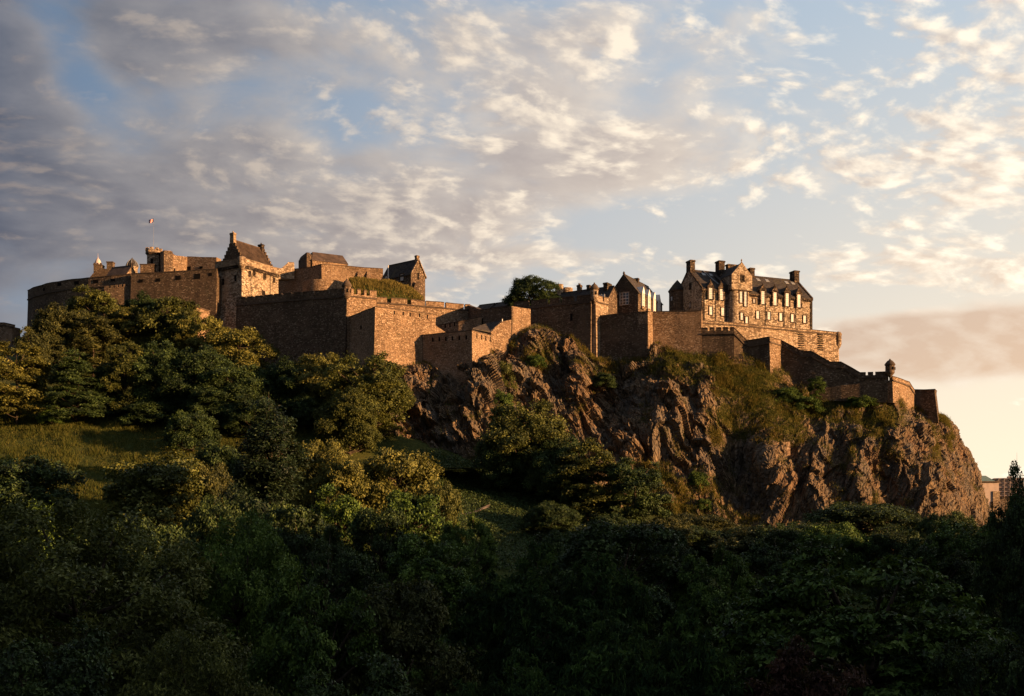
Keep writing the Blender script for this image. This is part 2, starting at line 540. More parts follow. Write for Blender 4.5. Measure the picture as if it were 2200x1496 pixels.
M = {
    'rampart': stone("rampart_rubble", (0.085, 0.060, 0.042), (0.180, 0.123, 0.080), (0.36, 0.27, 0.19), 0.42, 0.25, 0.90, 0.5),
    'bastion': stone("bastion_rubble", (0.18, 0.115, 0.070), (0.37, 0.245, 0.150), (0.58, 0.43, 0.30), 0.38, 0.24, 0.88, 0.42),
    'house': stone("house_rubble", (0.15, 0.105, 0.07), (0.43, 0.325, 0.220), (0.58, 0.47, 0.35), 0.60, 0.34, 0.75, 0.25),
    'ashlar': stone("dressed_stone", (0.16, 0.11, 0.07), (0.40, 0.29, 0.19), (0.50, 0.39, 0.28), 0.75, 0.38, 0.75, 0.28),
    'sooty': stone("sooty_stone", (0.030, 0.022, 0.017), (0.085, 0.060, 0.043), (0.20, 0.145, 0.10), 0.7, 0.40, 0.85, 0.30),
    'coping': plain("coping_stone", (0.085, 0.060, 0.042), 0.95, 0.4, 0.8),
    'slate': slate("roof_slate", (0.050, 0.042, 0.038)),
    'tile': plain("stone_tile", (0.075, 0.050, 0.036), 0.9, 0.4, 0.7),
    'lead': plain("lead_sheet", (0.22, 0.22, 0.22), 0.5, 0.25, 0.6),
    'haze_tinted_lead': plain("haze_tinted_lead", (0.50, 0.40, 0.36), 0.7, 0.15, 0.6),  # pale pink base colour carries the haze over a distant spire
    'copper': plain("green_copper", (0.13, 0.19, 0.16), 0.7, 0.25, 0.8),
    'white': plain("white_paint", (0.80, 0.77, 0.72), 0.5, 0.06, 2.0),
    'glass': glass("bright_glass"),
    'glass_dark': plain("dark_glass", (0.05, 0.055, 0.065), 0.08, 0.2, 0.5, 0.9),
    'dark': plain("dark_opening", (0.012, 0.010, 0.009), 0.9, 0.3, 1.0, 0.05),
    'bark': plain("tree_bark", (0.060, 0.045, 0.032), 0.95, 0.45, 3.0, 0.1),
    'iron': plain("black_iron", (0.02, 0.02, 0.02), 0.6, 0.2, 2.0),
    'concrete': plain("pale_concrete", (0.48, 0.38, 0.33), 0.8, 0.15, 0.6),
    'grey': plain("grey_render", (0.26, 0.225, 0.20), 0.85, 0.2, 0.5),
    'rock': rock_material(),
    'red': plain("flag_red", (0.60, 0.04, 0.05), 0.8, 0.05), 'blue': plain("flag_blue", (0.02, 0.04, 0.16), 0.8, 0.05),
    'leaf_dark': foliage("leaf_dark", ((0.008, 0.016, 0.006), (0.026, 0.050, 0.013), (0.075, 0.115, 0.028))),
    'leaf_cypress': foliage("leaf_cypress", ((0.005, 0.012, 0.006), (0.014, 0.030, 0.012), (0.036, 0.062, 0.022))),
    'leaf_green': foliage("leaf_green", ((0.012, 0.026, 0.006), (0.055, 0.105, 0.014), (0.140, 0.210, 0.036))),
    'leaf_olive': foliage("leaf_olive", ((0.020, 0.028, 0.006), (0.066, 0.080, 0.015), (0.140, 0.150, 0.032))),
    'leaf_gold': foliage("leaf_gold", ((0.044, 0.044, 0.009), (0.118, 0.122, 0.022), (0.225, 0.215, 0.050))),
    'leaf_gloss': foliage("leaf_gloss", ((0.008, 0.020, 0.007), (0.026, 0.060, 0.020), (0.070, 0.125, 0.030)), 0.12, 0.55, 0.15),
    'leaf_copper': foliage("leaf_copper", ((0.018, 0.010, 0.008), (0.045, 0.018, 0.012), (0.085, 0.036, 0.022))),
    'leaf_brown': foliage("leaf_brown", ((0.016, 0.020, 0.006), (0.055, 0.064, 0.016), (0.125, 0.125, 0.034))),
    'grass_gold': foliage("golden_grass", ((0.06, 0.055, 0.012), (0.17, 0.135, 0.030), (0.32, 0.24, 0.075)), 0.35, 0.7, 0.15),
    'grass': foliage("grass_blade", ((0.028, 0.042, 0.009), (0.074, 0.090, 0.016), (0.180, 0.160, 0.042)), 0.35, 0.7, 0.15),
}

# ------------------------------------------------------------------ the land
TX = np.array([-2500, -400, -45, 0, 40, 110, 260, 2500.])
TY = np.array([-400, 8, 16, 50, 130, 180, 212, 235, 252, 300, 335, 430, 700, 3000.])
TZ = np.array([  # rows follow TY, columns follow TX
    [-2, -2, -2, -2, -2, -2, -2, -2],
    [-2, -2, -2, -2, -2, -2, -2, -2],
    [-4, -4, -4, -4, -4, -4, -4, -4],
    [-19, -19, -20, -20, -20, -20, -19, -18],
    [-18, -18, -19, -20, -20, -20, -19, -18],
    [-4, -4, -6, -13, -16, -16, -16, -16],
    [9, 9, 7, 0, -6, -8, -10, -12],
    [22, 22, 19, 8, -1, -3, -4, -8],
    [30, 30, 27, 15, 3, 0, 0, -4],
    [50, 50, 48, 22, 5, 4, 4, 0],
    [50, 50, 48, 22, 5, 5, 4, 2],
    [10, 10, 10, 8, 6, 6, 5, 5],
    [0, 0, 0, 0, 0, 0, 0, 0],
    [0, 0, 0, 0, 0, 0, 0, 0.]])


def ground_z(x, y):
    x, y = np.atleast_1d(np.asarray(x, float)), np.atleast_1d(np.asarray(y, float))
    i = np.clip(np.searchsorted(TX, x) - 1, 0, len(TX) - 2)
    j = np.clip(np.searchsorted(TY, y) - 1, 0, len(TY) - 2)
    a = np.clip((x - TX[i]) / (TX[i + 1] - TX[i]), 0, 1)
    b = np.clip((y - TY[j]) / (TY[j + 1] - TY[j]), 0, 1)
    z = TZ[j, i] * (1 - a) * (1 - b) + TZ[j, i + 1] * a * (1 - b) + TZ[j + 1, i] * (1 - a) * b + TZ[j + 1, i + 1] * a * b
    # unseen bank added right of the frame to shade the garden trees
    bank = np.exp(-((x - (0.47 * y + 66)) / 30) ** 2) * sstep(-60, -20, y) * (1 - sstep(150, 205, y))
    z = z + 38 * bank
    p = np.stack([x / 14, y / 14, np.zeros_like(x)], 1)
    return z + 0.8 * fbm(p, 3, 3) * sstep(30, 60, y)


def build_land():
    xs = np.unique(np.concatenate([np.linspace(-3000, -260, 18), np.linspace(-260, 320, 195), np.linspace(320, 3000, 18)]))
    ys = np.unique(np.concatenate([np.linspace(-600, 0, 16), np.linspace(0, 360, 140), np.linspace(360, 900, 28), np.linspace(900, 5000, 14)]))
    X, Y = np.meshgrid(xs, ys)
    Z = ground_z(X.ravel(), Y.ravel())
    v = np.stack([X.ravel(), Y.ravel(), Z], 1)
    nx = len(xs)
    idx = (np.arange(len(ys) - 1)[:, None] * nx + np.arange(nx - 1)[None]).ravel()
    q = np.stack([idx, idx + 1, idx + nx + 1, idx + nx], 1)
    m, N, out = material("rough_turf")
    pos = N.new('ShaderNodeNewGeometry').outputs['Position']
    n1 = N.noise(pos, 0.10, 5.0, 0.6)
    n2 = N.noise(pos, 1.4, 6.0, 0.7)
    c = N.ramp(N.math('ADD', N.math('MULTIPLY', n1, 0.6), N.math('MULTIPLY', n2, 0.4)),
               [(0.35, (0.028, 0.034, 0.010)), (0.5, (0.050, 0.062, 0.015)), (0.62, (0.085, 0.085, 0.024)), (0.75, (0.14, 0.11, 0.04))])
    finish(N, out, c, 0.95, n2, 0.8, 0.3, 0.1)
    o = link_obj("terrain", np_mesh("terrain", v, q, m, True))
    tag(o, kind='structure')


build_land()

# ------------------------------------------------------------------ the crag
# control columns: top (px, py, Y), middle, foot
CRAG = [
    ((-150, 730, 338), (-150, 800, 305), (-150, 960, 262)), ((60, 735, 330), (60, 800, 303), (60, 930, 258)),
    ((280, 735, 309), (280, 800, 290), (280, 930, 252)), ((465, 745, 304), (465, 810, 284), (465, 940, 250)),
    ((600, 762, 294), (600, 840, 277), (600, 960, 250)), ((745, 772, 287), (745, 850, 269), (745, 990, 247)),
    ((800, 770, 273.5), (800, 880, 263), (800, 1010, 247)), ((870, 780, 274.5), (868, 890, 264), (860, 1020, 248)),
    ((936, 766, 279), (930, 880, 264), (925, 1030, 247)), ((1008, 762, 272), (1005, 860, 260), (1000, 1040, 246)),
    ((1050, 752, 278), (1052, 860, 261), (1055, 1050, 245)), ((1085, 735, 283), (1085, 850, 266), (1085, 1065, 245)),
    ((1118, 705, 285), (1118, 845, 269), (1118, 1075, 245)), ((1160, 690, 290), (1160, 840, 270), (1155, 1085, 246)),
    ((1215, 705, 289), (1215, 850, 272), (1210, 1100, 247)), ((1275, 770, 283), (1275, 880, 270), (1268, 1110, 247)),
    ((1340, 770, 281.5), (1340, 900, 271), (1335, 1130, 250)), ((1394, 765, 279.5), (1392, 900, 268), (1380, 1150, 252)),
    ((1406, 728, 285), (1410, 880, 267), (1400, 1155, 252)), ((1507, 738, 283), (1507, 890, 267), (1490, 1170, 252)),
    ((1577, 735, 281), (1577, 900, 269), (1560, 1175, 252)), ((1648, 758, 279), (1650, 930, 264), (1640, 1175, 252)),
    ((1700, 795, 282), (1705, 940, 264), (1700, 1172, 252)), ((1750, 832, 280), (1758, 960, 263), (1760, 1165, 252)),
    ((1830, 842, 277), (1845, 980, 262), (1855, 1160, 252)), ((1916, 840, 274), (1940, 990, 262), (1965, 1158, 253)),
    ((1962, 862, 284), (2008, 1000, 266), (2040, 1156, 256)), ((2012, 888, 283), (2058, 1000, 274), (2090, 1155, 262)),
    ((2026, 896, 288), (2088, 985, 284), (2131, 1155, 276)), ((2020, 892, 302), (2080, 990, 306), (2115, 1155, 310)),
    ((1960, 850, 330), (2010, 960, 345), (2040, 1140, 360))]
# outcrops and hollows: photo px, py, half-width, half-height, metres towards the eye, lean (px per px downwards)
OUTCROPS = [
    (885, 800, 26, 70, 3.5, 0.1), (1030, 830, 34, 70, 4.5, 0.05), (965, 880, 30, 80, 2.0, 0.2), (1240, 815, 22, 75, 4.5, 0.0),
    (1140, 760, 28, 60, 3.0, -0.5), (1165, 700, 25, 40, 3.0, -0.5), (1075, 830, 14, 80, -3.0, 0.0), (1190, 830, 20, 90, -1.6, -0.5), (1430, 860, 55, 110, 4.0, -0.35),
    (1310, 890, 26, 90, -1.6, -0.4), (1335, 960, 40, 80, 3.0, -0.3), (1600, 1040, 50, 75, -4.5, 0.35), (1660, 1010, 34, 60, 2.5, 0.4),
    (1480, 900, 22, 120, -1.8, 0.0), (1560, 830, 70, 70, 2.5, 0.1), (1690, 940, 50, 30, 1.5, 0.2), (1820, 1020, 18, 90, -2.2, 0.25),
    (1835, 1030, 24, 70, 3.5, 0.15), (1880, 950, 70, 40, 3.0, 0.3), (1960, 1010, 30, 110, 2.5, 0.45), (1910, 1060, 20, 80, -2.5, 0.3),
    (2030, 1040, 18, 120, 2.0, 0.5), (1750, 1060, 30, 70, 2.5, 0.3), (1720, 1040, 14, 80, -2.0, 0.3), (1400, 1010, 40, 60, -2.0, -0.2)]
TURF = [  # photo px, py, radii, amount
    (1440, 770, 55, 45, 0.8), (1540, 790, 110, 55, 1.0), (1620, 830, 70, 70, 1.0), (1570, 905, 80, 50, 0.8), (1730, 880, 70, 45, 0.9),
    (1810, 880, 110, 34, 0.8), (1890, 895, 60, 40, 0.6), (2012, 940, 26, 55, 1.0), (1470, 1070, 110, 90, 0.8), (1690, 950, 60, 40, 0.5),
    (1085, 820, 20, 70, 0.9), (1150, 775, 36, 36, 0.6), (1290, 800, 40, 50, 0.5), (930, 800, 30, 40, 0.6), (1400, 1130, 200, 40, 0.8),
    (950, 900, 60, 40, 0.3), (1650, 870, 40, 120, 0.4), (1340, 1040, 80, 60, 0.4), (640, 800, 150, 60, 0.6), (1260, 740, 30, 30, 0.3)]


def build_crag():
    C = np.array(CRAG, float)
    seg = [max(4, int(math.hypot(*(C[i + 1, 0, :2] - C[i, 0, :2])) / (2.0 if C[i + 1, 0, 0] > 560 else 8))) for i in range(len(C) - 1)]
    seg[-1], seg[-2], seg[-3] = 12, 30, 40
    cols = []
    for i, n in enumerate(seg):
        t = np.arange(n) / n
        cols.append(C[i][None] * (1 - t[:, None, None]) + C[i + 1][None] * t[:, None, None])
    cols.append(C[-1][None])
    K = np.concatenate(cols)                      # columns x 3 x 3
    for _ in range(6):                            # soften the creases between control columns
        K[1:-1] = 0.25 * K[:-2] + 0.5 * K[1:-1] + 0.25 * K[2:]
    nr = 210
    t = np.linspace(0, 1, nr)[None, :, None]
    a, b, c = K[:, 0][:, None], K[:, 1][:, None], K[:, 2][:, None]
    m = 0.42
    l0 = (t - m) * (t - 1) / (m * 1.0)
    l1 = t * (t - 1) / (m * (m - 1))
    l2 = t * (t - m) / (1 - m)
    S = a * l0 + b * l1 + c * l2                  # photo px, py, Y
    nc = S.shape[0]
    px, py, Y = S[..., 0].ravel(), S[..., 1].ravel(), S[..., 2].ravel()
    tt = np.broadcast_to(t, (nc, nr, 1)).ravel()
    out = np.zeros_like(px)
    for ox, oy, w, h, amt, lean in OUTCROPS:
        dx = (px - ox - lean * (py - oy)) / w
        dy = (py - oy) / h
        out += amt * np.exp(-(np.abs(dx) ** 2.6) - np.abs(dy) ** 3)
    front = 1 - sstep(2040, 2120, px)
    Y = Y - out * sstep(0.0, 0.10, tt) * front
    V = np.stack([(px - 1100) * Y / F, Y, (HORIZON - py) * Y / F], 1)
    G = V.reshape(nc, nr, 3)
    du = np.gradient(G, axis=0)
    dv = np.gradient(G, axis=1)
    nrm = np.cross(dv, du)
    nrm /= np.linalg.norm(nrm, axis=2, keepdims=True) + 1e-9
    nrm = nrm.reshape(-1, 3)
    nrm[(nrm[:, 1] > 0) & (px < 2000)] *= -1
    # rock breaks along planes that lean one way in the middle and the other way on the western flank
    lean = np.interp(px, [600, 1250, 1550, 1700, 2130], [0.35, 0.40, 0.10, -0.35, -0.45])
    xs = V[:, 0] + lean * V[:, 2]
    grain = np.stack([xs, V[:, 1], V[:, 2] * np.interp(px, [1000, 1700], [0.21, 0.12])], 1)
    wob = np.stack([fbm(V / 9.0, 3, 40 + k) for k in range(3)], 1)
    g2 = grain + wob * 0.35
    g3 = g2 * np.array([1, 1, 0.7])
    d = 1.5 * crags(g2 / 7.5, 11, 1.0) + 0.95 * crags(g2 / 3.4, 23, 1.1) + 0.50 * crags(g3 / 1.6, 37, 1.0) + 0.24 * crags(g3 / 0.8, 51, 1.0)
    d += 0.55 * (1 - 2 * np.abs(vnoise(g3 * np.array([1, 1, 0.5]) / 2.6, 80))) + 0.25 * (1 - 2 * np.abs(vnoise(g3 * np.array([1, 1, 0.5]) / 1.1, 84)))
    d += 0.3 * fbm(grain / 3.0, 4, 60) + 0.16 * fbm(V / 0.6, 2, 70)
    turf = np.zeros_like(px)
    for gx, gy, rx, ry, amt in TURF:
        turf += amt * np.exp(-((px - gx) / rx) ** 2 - ((py - gy) / ry) ** 2)
    turf = np.clip(turf * 0.64, 0, 0.85) + 0.42 * fbm(V / 4.0, 4, 90)
    soft = 1 - 0.55 * np.clip(turf, 0, 1)
    left = sstep(540, 640, px)
    fade = (0.12 + 0.88 * sstep(0.0, 0.12, tt)) * soft * (0.4 + 0.6 * left) * (1 - 0.28 * sstep(1560, 1720, px)) * (1 - 0.5 * sstep(1990, 2080, px))
    V = V + nrm * (d * fade)[:, None]
    G = V.reshape(nc, nr, 3)
    # the flat top behind the walls and the far side
    top = G[:, 0, :]
    back1 = top + np.array([0, 14.0, 0])
    back2 = np.stack([top[:, 0] * 1.0, np.maximum(top[:, 1] + 30, 345), top[:, 2] * 0.98], 1)
    back3 = np.stack([top[:, 0] * 1.05, back2[:, 1] + 70, np.full(nc, -6.0)], 1)
    foot = G[:, -1, :] + np.array([0, -4, -14.0])
    G = np.concatenate([back3[:, None], back2[:, None], back1[:, None], G, foot[:, None]], 1)
    rows = G.shape[1]
    pad = lambda q: np.concatenate([np.full((nc, 3), 0.0), q.reshape(nc, nr), np.full((nc, 1), 0.5)], 1).ravel()
    ln = np.concatenate([np.full((nc, 3), 0.0), lean.reshape(nc, nr), np.full((nc, 1), 0.0)], 1).ravel()
    idx = (np.arange(nc - 1)[:, None] * rows + np.arange(rows - 1)[None]).ravel()
    q = np.stack([idx, idx + 1, idx + rows + 1, idx + rows], 1)
    me = np_mesh("castle_rock", G.reshape(-1, 3), q, M['rock'], False, {'grass': ('POINT', pad(turf)), 'lean': ('POINT', ln)})
    o = link_obj("castle_rock_hill", me)
    tag(o, kind='structure')
    Vf = G[:, 3:-1].reshape(-1, 3)
    return Vf, px, py, turf, tt


ROCK_V, ROCK_PX, ROCK_PY, ROCK_TURF, ROCK_T = build_crag()
ROCK_SX = 1100 + F * ROCK_V[:, 0] / ROCK_V[:, 1]
ROCK_SY = HORIZON - F * ROCK_V[:, 2] / ROCK_V[:, 1]


def on_rock(px, py):
    k = int(np.argmin((ROCK_SX - px) ** 2 + (ROCK_SY - py) ** 2 + 4 * (ROCK_V[:, 1] - 270).clip(0)))
    return Vector(ROCK_V[k])

# ------------------------------------------------------------------ castle walls
def plan_normals(pts):
    """Unit normals in plan, turned to the right of the walking direction (towards the eye for left-to-right walls)."""
    out = []
    for i in range(len(pts)):
        a, b = pts[max(i - 1, 0)], pts[min(i + 1, len(pts) - 1)]
        d1 = (pts[i] - a).xy if i > 0 else (b - pts[i]).xy
        d2 = (b - pts[i]).xy if i < len(pts) - 1 else d1
        n1 = Vector((d1.y, -d1.x)).normalized()
        n2 = Vector((d2.y, -d2.x)).normalized()
        n = (n1 + n2).normalized()
        out.append(n / max(0.45, n.dot(n1)))
    return out


def sweep(mb, pts, zlo, zhi, front, back, lo_front=None, mi=0):
    """A wall along plan points pts; zlo/zhi are lists of heights; offsets from the face line."""
    n = plan_normals(pts)
    lf = front if lo_front is None else lo_front
    v = []
    for i, p in enumerate(pts):
        f = lf if not isinstance(lf, (list, tuple)) else lf[i]
        for off, z in ((f, zlo[i]), (front, zhi[i]), (back, zhi[i]), (back, zlo[i])):
            v.append((p.x + n[i].x * off, p.y + n[i].y * off, z))
    f = []
    for i in range(len(pts) - 1):
        a, b = 4 * i, 4 * i + 4
        f += [(a, b, b + 1, a + 1), (a + 1, b + 1, b + 2, a + 2), (a + 2, b + 2, b + 3, a + 3), (a + 3, b + 3, b, a)]
    e = 4 * (len(pts) - 1)
    f += [(0, 1, 2, 3), (e + 3, e + 2, e + 1, e)]
    mb.add(v, f, mi)


def along(pts, s0, s1):
    """The part of a polyline between two distances, with its own end points."""
    out, acc = [], 0.0
    for i in range(len(pts) - 1):
        L = (pts[i + 1] - pts[i]).xy.length
        for s in ([s0] if acc <= s0 < acc + L else []):
            out.append(pts[i].lerp(pts[i + 1], (s - acc) / L))
        if s0 < acc + L < s1 and i < len(pts) - 2:
            out.append(pts[i + 1].copy())
        if acc < s1 <= acc + L + 1e-6:
            out.append(pts[i].lerp(pts[i + 1], min(1.0, (s1 - acc) / L)))
        acc += L
    return out


def length(pts):
    return sum((pts[i + 1] - pts[i]).xy.length for i in range(len(pts) - 1))


def weathered(pts, step=2.2):
    """The same line with a little unevenness along it, as old masonry has."""
    out = [pts[0].copy()]
    for a, b in zip(pts, pts[1:]):
        n = max(1, int((b - a).xy.length / step))
        for k in range(1, n):
            q = a.lerp(b, k / n)
            d = (b - a).xy.normalized()
            o = rnd.uniform(-0.012, 0.012)
            out.append(Vector((q.x + d.y * o, q.y - d.x * o, q.z + rnd.uniform(-0.10, 0.08))))
        out.append(b.copy())
    return out


def rampart(label, pix, low, mat='rampart', batter=0.06, thick=2.6, parapet=1.6, gaps=(), string=True, group=None,
            name="rampart_wall", cat="wall", coping=True, slots=(), gap_depth=0.75, ports=()):
    """pix: (px, py, Y) along the top. low: photo row (or list) where the face goes to ground.
    gaps: (centre px, width m) embrasures cut in the parapet. slots: photo px, py, w, h of narrow loops in the face."""
    pts0 = [P(*q) for q in pix]
    lows = low if isinstance(low, (list, tuple)) else [low] * len(pts0)
    pts = weathered(pts0)
    lows = list(np.interp([p.x for p in pts], [p.x for p in pts0], lows)) if pts0[-1].x > pts0[0].x else [lows[0]] * len(pts)
    zlo = [(HORIZON - r) * p.y / F for r, p in zip(lows, pts)]
    zs = [p.z - parapet for p in pts]
    root = empty(name, (pts[0].x, pts[0].y, zlo[0]))
    tag(root, label, cat, group, 'thing')
    mb = MB()
    sweep(mb, pts, zlo, zs, 0.0, -thick, [batter * (a - b) for a, b in zip(zs, zlo)])
    mb.build("wall_face", M[mat], root, world=True)
    if string and parapet > 0:
        mb = MB()
        sweep(mb, pts, [z - 0.30 for z in zs], [z + 0.05 for z in zs], 0.26, -0.30)
        mb.build("string_course", M['coping'], root, world=True)
    if parapet > 0:
        mb = MB()
        total = length(pts)
        cuts = []
        for gpx, gw in gaps:
            k = (gpx - 1100) / F
            acc = 0.0
            for i in range(len(pts) - 1):
                a, b = pts[i], pts[i + 1]
                u = b - a
                den = u.x - k * u.y
                t = (k * a.y - a.x) / den if abs(den) > 1e-6 else -1
                if 0 <= t <= 1:
                    s = acc + t * u.xy.length
                    cuts.append((s - gw / 2, s + gw / 2))
                    break
                acc += u.xy.length
        cuts.sort()
        s = 0.0
        pieces = []
        for a, b in cuts:
            if a - s > 0.1:
                pieces.append((s, a, 0.0))
            pieces.append((max(a, 0), min(b, total), gap_depth))
            s = b
        if total - s > 0.1:
            pieces.append((s, total, 0.0))
        for a, b, dp in pieces:
            q = along(pts, a, b)
            if len(q) < 2:
                continue
            cap = 0.0 if dp or not coping else 0.18
            sweep(mb, q, [p.z - parapet for p in q], [p.z - dp * parapet - cap for p in q], 0.06, -0.85)
            if cap:
                sweep(mb, q, [p.z - cap for p in q], [p.z for p in q], 0.16, -0.95, mi=1)
        mb.build("parapet", [M[mat], M['coping']], root, world=True)
    for kind, items in (("loophole", slots), ("gun_port", ports)):
        for sx, sy, sw, shh in items:
            h = hit_wall(pts, sx, sy)
            if h is None:
                continue
            p, u = h
            up_w, up_h = sw * p.y / F, shh * p.y / F
            n = Vector((u.y, -u.x, 0))
            drop = batter * max(0.0, (zs[0] - p.z))
            mb = MB()
            c = p + n * (drop + 0.10)
            o = []
            for dz in (-up_h / 2, up_h / 2):
                for dn in (-0.7, 0.0):
                    for du in (-up_w / 2, up_w / 2):
                        o.append(c + u * du + n * dn + Vector((0, 0, dz)))
            mb.add(o, [(0, 2, 3, 1), (4, 5, 7, 6), (0, 1, 5, 4), (2, 6, 7, 3), (0, 4, 6, 2), (1, 3, 7, 5)])
            mb.build(kind, M['dark'], root, world=True)
    return root, pts


def hit_wall(pts, px, py):
    k = (px - 1100) / F
    for i in range(len(pts) - 1):
        a, b = pts[i], pts[i + 1]
        u = b - a
        den = u.x - k * u.y
        if abs(den) < 1e-6:
            continue
        t = (k * a.y - a.x) / den
        if -0.001 <= t <= 1.001:
            p = a.lerp(b, t)
            p.z = (HORIZON - py) * p.y / F
            return p, Vector((u.x, u.y, 0)).normalized()
    return None


def sentry_turret(label, px, py_top, py_bot, Y, r, mat='rampart', group=None, flare=True):
    """A little round corner turret: corbelled foot, drum, stone cap with a knob; slit windows."""
    top, bot = P(px, py_top, Y), P(px, py_bot, Y)
    H = top.z - bot.z
    root = empty("sentry_turret", bot)
    tag(root, label, "turret", group)
    MB().lathe([(0.05, 0), (r * 0.45, H * 0.10), (r * 0.85, H * 0.22), (r * 1.05, H * 0.27), (r, H * 0.28), (r, H * 0.66), (r, H * 0.66)], n=20).build("drum", M[mat], root, True)
    MB().lathe([(r * 1.16, H * 0.665), (r * 1.18, H * 0.71), (r * 0.98, H * 0.78), (r * 0.62, H * 0.88), (r * 0.2, H * 0.94), (r * 0.16, H * 0.96), (r * 0.2, H * 0.98), (0.01, H)], n=20).build("cap", M['coping'], root, True)
    for a in (-2.4, -1.2, -0.3):
        cx, cy = math.cos(a) * r, math.sin(a) * r
        MB().box(cx - 0.16, cx + 0.16, cy - 0.16, cy + 0.16, H * 0.42, H * 0.56).build("slit", M['dark'], root)
    return root


# half-moon battery and forewall at the east end
half_moon = [(66, 625.5, 335), (60, 624, 327), (72, 617.5, 321.5), (100, 609, 316), (140, 602, 311.5), (190, 596.5, 308.5), (240, 592, 306.3), (281, 588, 305)]
rampart("grey curved battery wall rising out of the trees at the east end of the castle", half_moon, 745, parapet=2.7, batter=0.03,
        ports=[(95, 622, 8, 6), (128, 611, 13, 7), (165, 608, 13, 7), (206, 605, 13, 7), (243, 602, 10, 6)])
rampart("long dark curtain wall with gun ports between the round battery and the gatehouse tower",
        [(281.5, 588, 303.6), (466, 577.5, 297.8)], 745, parapet=2.2, batter=0.05, string=False,
        ports=[(303, 604, 9, 7), (340, 602, 9, 7), (383, 597, 12, 9), (424, 594, 14, 11), (452, 590, 8, 7)])
rampart("low toothed outer wall in front of the curved battery above the tree tops",
        [(224, 616, 304.6), (281.3, 608.6, 304.3)], 720, parapet=0.9, gaps=[(236, .5), (245, .5), (254, .5), (263, .5), (272, .5)], string=False, coping=False)
rampart("plain rubble wall at the far left edge lower than the battery", [(-60, 694, 333), (10, 693, 329), (27, 697, 327)], 790, parapet=0.8, mat='bastion')
# north walls
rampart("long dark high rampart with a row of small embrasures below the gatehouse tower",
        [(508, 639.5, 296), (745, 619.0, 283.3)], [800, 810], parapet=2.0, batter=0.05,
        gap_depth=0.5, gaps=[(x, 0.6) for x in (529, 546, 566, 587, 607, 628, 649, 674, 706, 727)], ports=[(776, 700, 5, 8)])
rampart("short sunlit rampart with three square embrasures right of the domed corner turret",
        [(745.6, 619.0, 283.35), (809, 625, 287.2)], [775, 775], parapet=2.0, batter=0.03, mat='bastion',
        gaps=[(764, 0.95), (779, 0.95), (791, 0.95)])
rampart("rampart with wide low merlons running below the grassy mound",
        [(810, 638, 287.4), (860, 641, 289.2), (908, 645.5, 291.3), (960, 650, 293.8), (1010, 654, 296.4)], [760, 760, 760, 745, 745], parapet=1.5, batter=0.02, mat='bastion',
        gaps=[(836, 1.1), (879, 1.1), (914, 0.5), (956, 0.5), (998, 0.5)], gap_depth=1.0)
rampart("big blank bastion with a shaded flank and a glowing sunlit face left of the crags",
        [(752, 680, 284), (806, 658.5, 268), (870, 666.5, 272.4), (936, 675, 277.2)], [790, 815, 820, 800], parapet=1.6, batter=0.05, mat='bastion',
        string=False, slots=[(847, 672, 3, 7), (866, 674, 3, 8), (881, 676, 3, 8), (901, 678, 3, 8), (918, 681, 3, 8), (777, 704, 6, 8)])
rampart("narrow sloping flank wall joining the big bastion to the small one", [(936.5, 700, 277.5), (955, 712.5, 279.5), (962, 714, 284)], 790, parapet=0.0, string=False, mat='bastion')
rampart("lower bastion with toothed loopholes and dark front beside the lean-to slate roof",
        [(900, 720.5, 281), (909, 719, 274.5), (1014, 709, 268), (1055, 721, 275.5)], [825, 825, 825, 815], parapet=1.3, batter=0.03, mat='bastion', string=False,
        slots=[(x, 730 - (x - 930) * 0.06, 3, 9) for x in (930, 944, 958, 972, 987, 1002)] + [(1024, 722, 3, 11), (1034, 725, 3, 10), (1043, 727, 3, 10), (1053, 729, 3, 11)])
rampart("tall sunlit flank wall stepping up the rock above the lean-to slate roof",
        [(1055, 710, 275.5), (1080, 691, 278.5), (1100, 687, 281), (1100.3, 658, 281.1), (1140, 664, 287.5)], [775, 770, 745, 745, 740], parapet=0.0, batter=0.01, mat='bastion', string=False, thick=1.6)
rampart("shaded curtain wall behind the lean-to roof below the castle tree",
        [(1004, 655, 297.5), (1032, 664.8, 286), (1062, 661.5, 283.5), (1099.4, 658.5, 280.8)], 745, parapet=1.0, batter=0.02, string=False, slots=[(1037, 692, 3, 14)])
rampart("low ramp wall climbing behind the two bastions with a sunlit end",
        [(940, 699, 289), (985, 690.5, 286), (1033, 680, 284.5)], 740, parapet=1.0, batter=0.0, mat='bastion', string=False, slots=[(x, 701 - (x - 957) * .2, 3, 8) for x in (957, 967, 977)])
rampart("high shaded rampart with long merlons under the castle tree left of the domed turret",
        [(1104, 649.5, 292.6), (1190, 641, 287.8), (1270, 632.5, 283.3)], [745, 760, 790], parapet=1.9, batter=0.03,
        gaps=[(1138, .9), (1178, .9), (1205, .7), (1236, .9)], ports=[(1228, 682, 5, 15)])
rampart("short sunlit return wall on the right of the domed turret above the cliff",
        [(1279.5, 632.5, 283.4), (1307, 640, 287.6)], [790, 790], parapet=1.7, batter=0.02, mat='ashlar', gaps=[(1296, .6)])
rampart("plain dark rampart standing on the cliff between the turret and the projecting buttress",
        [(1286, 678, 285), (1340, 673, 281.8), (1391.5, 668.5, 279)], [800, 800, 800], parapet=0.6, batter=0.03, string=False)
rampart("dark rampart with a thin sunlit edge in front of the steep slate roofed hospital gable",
        [(1391.8, 668.5, 278.9), (1402, 670, 282.3), (1450, 668.5, 281), (1507, 666.5, 279.2)], [805, 805, 770, 770], parapet=0.6, batter=0.02, string=False, mat='bastion')
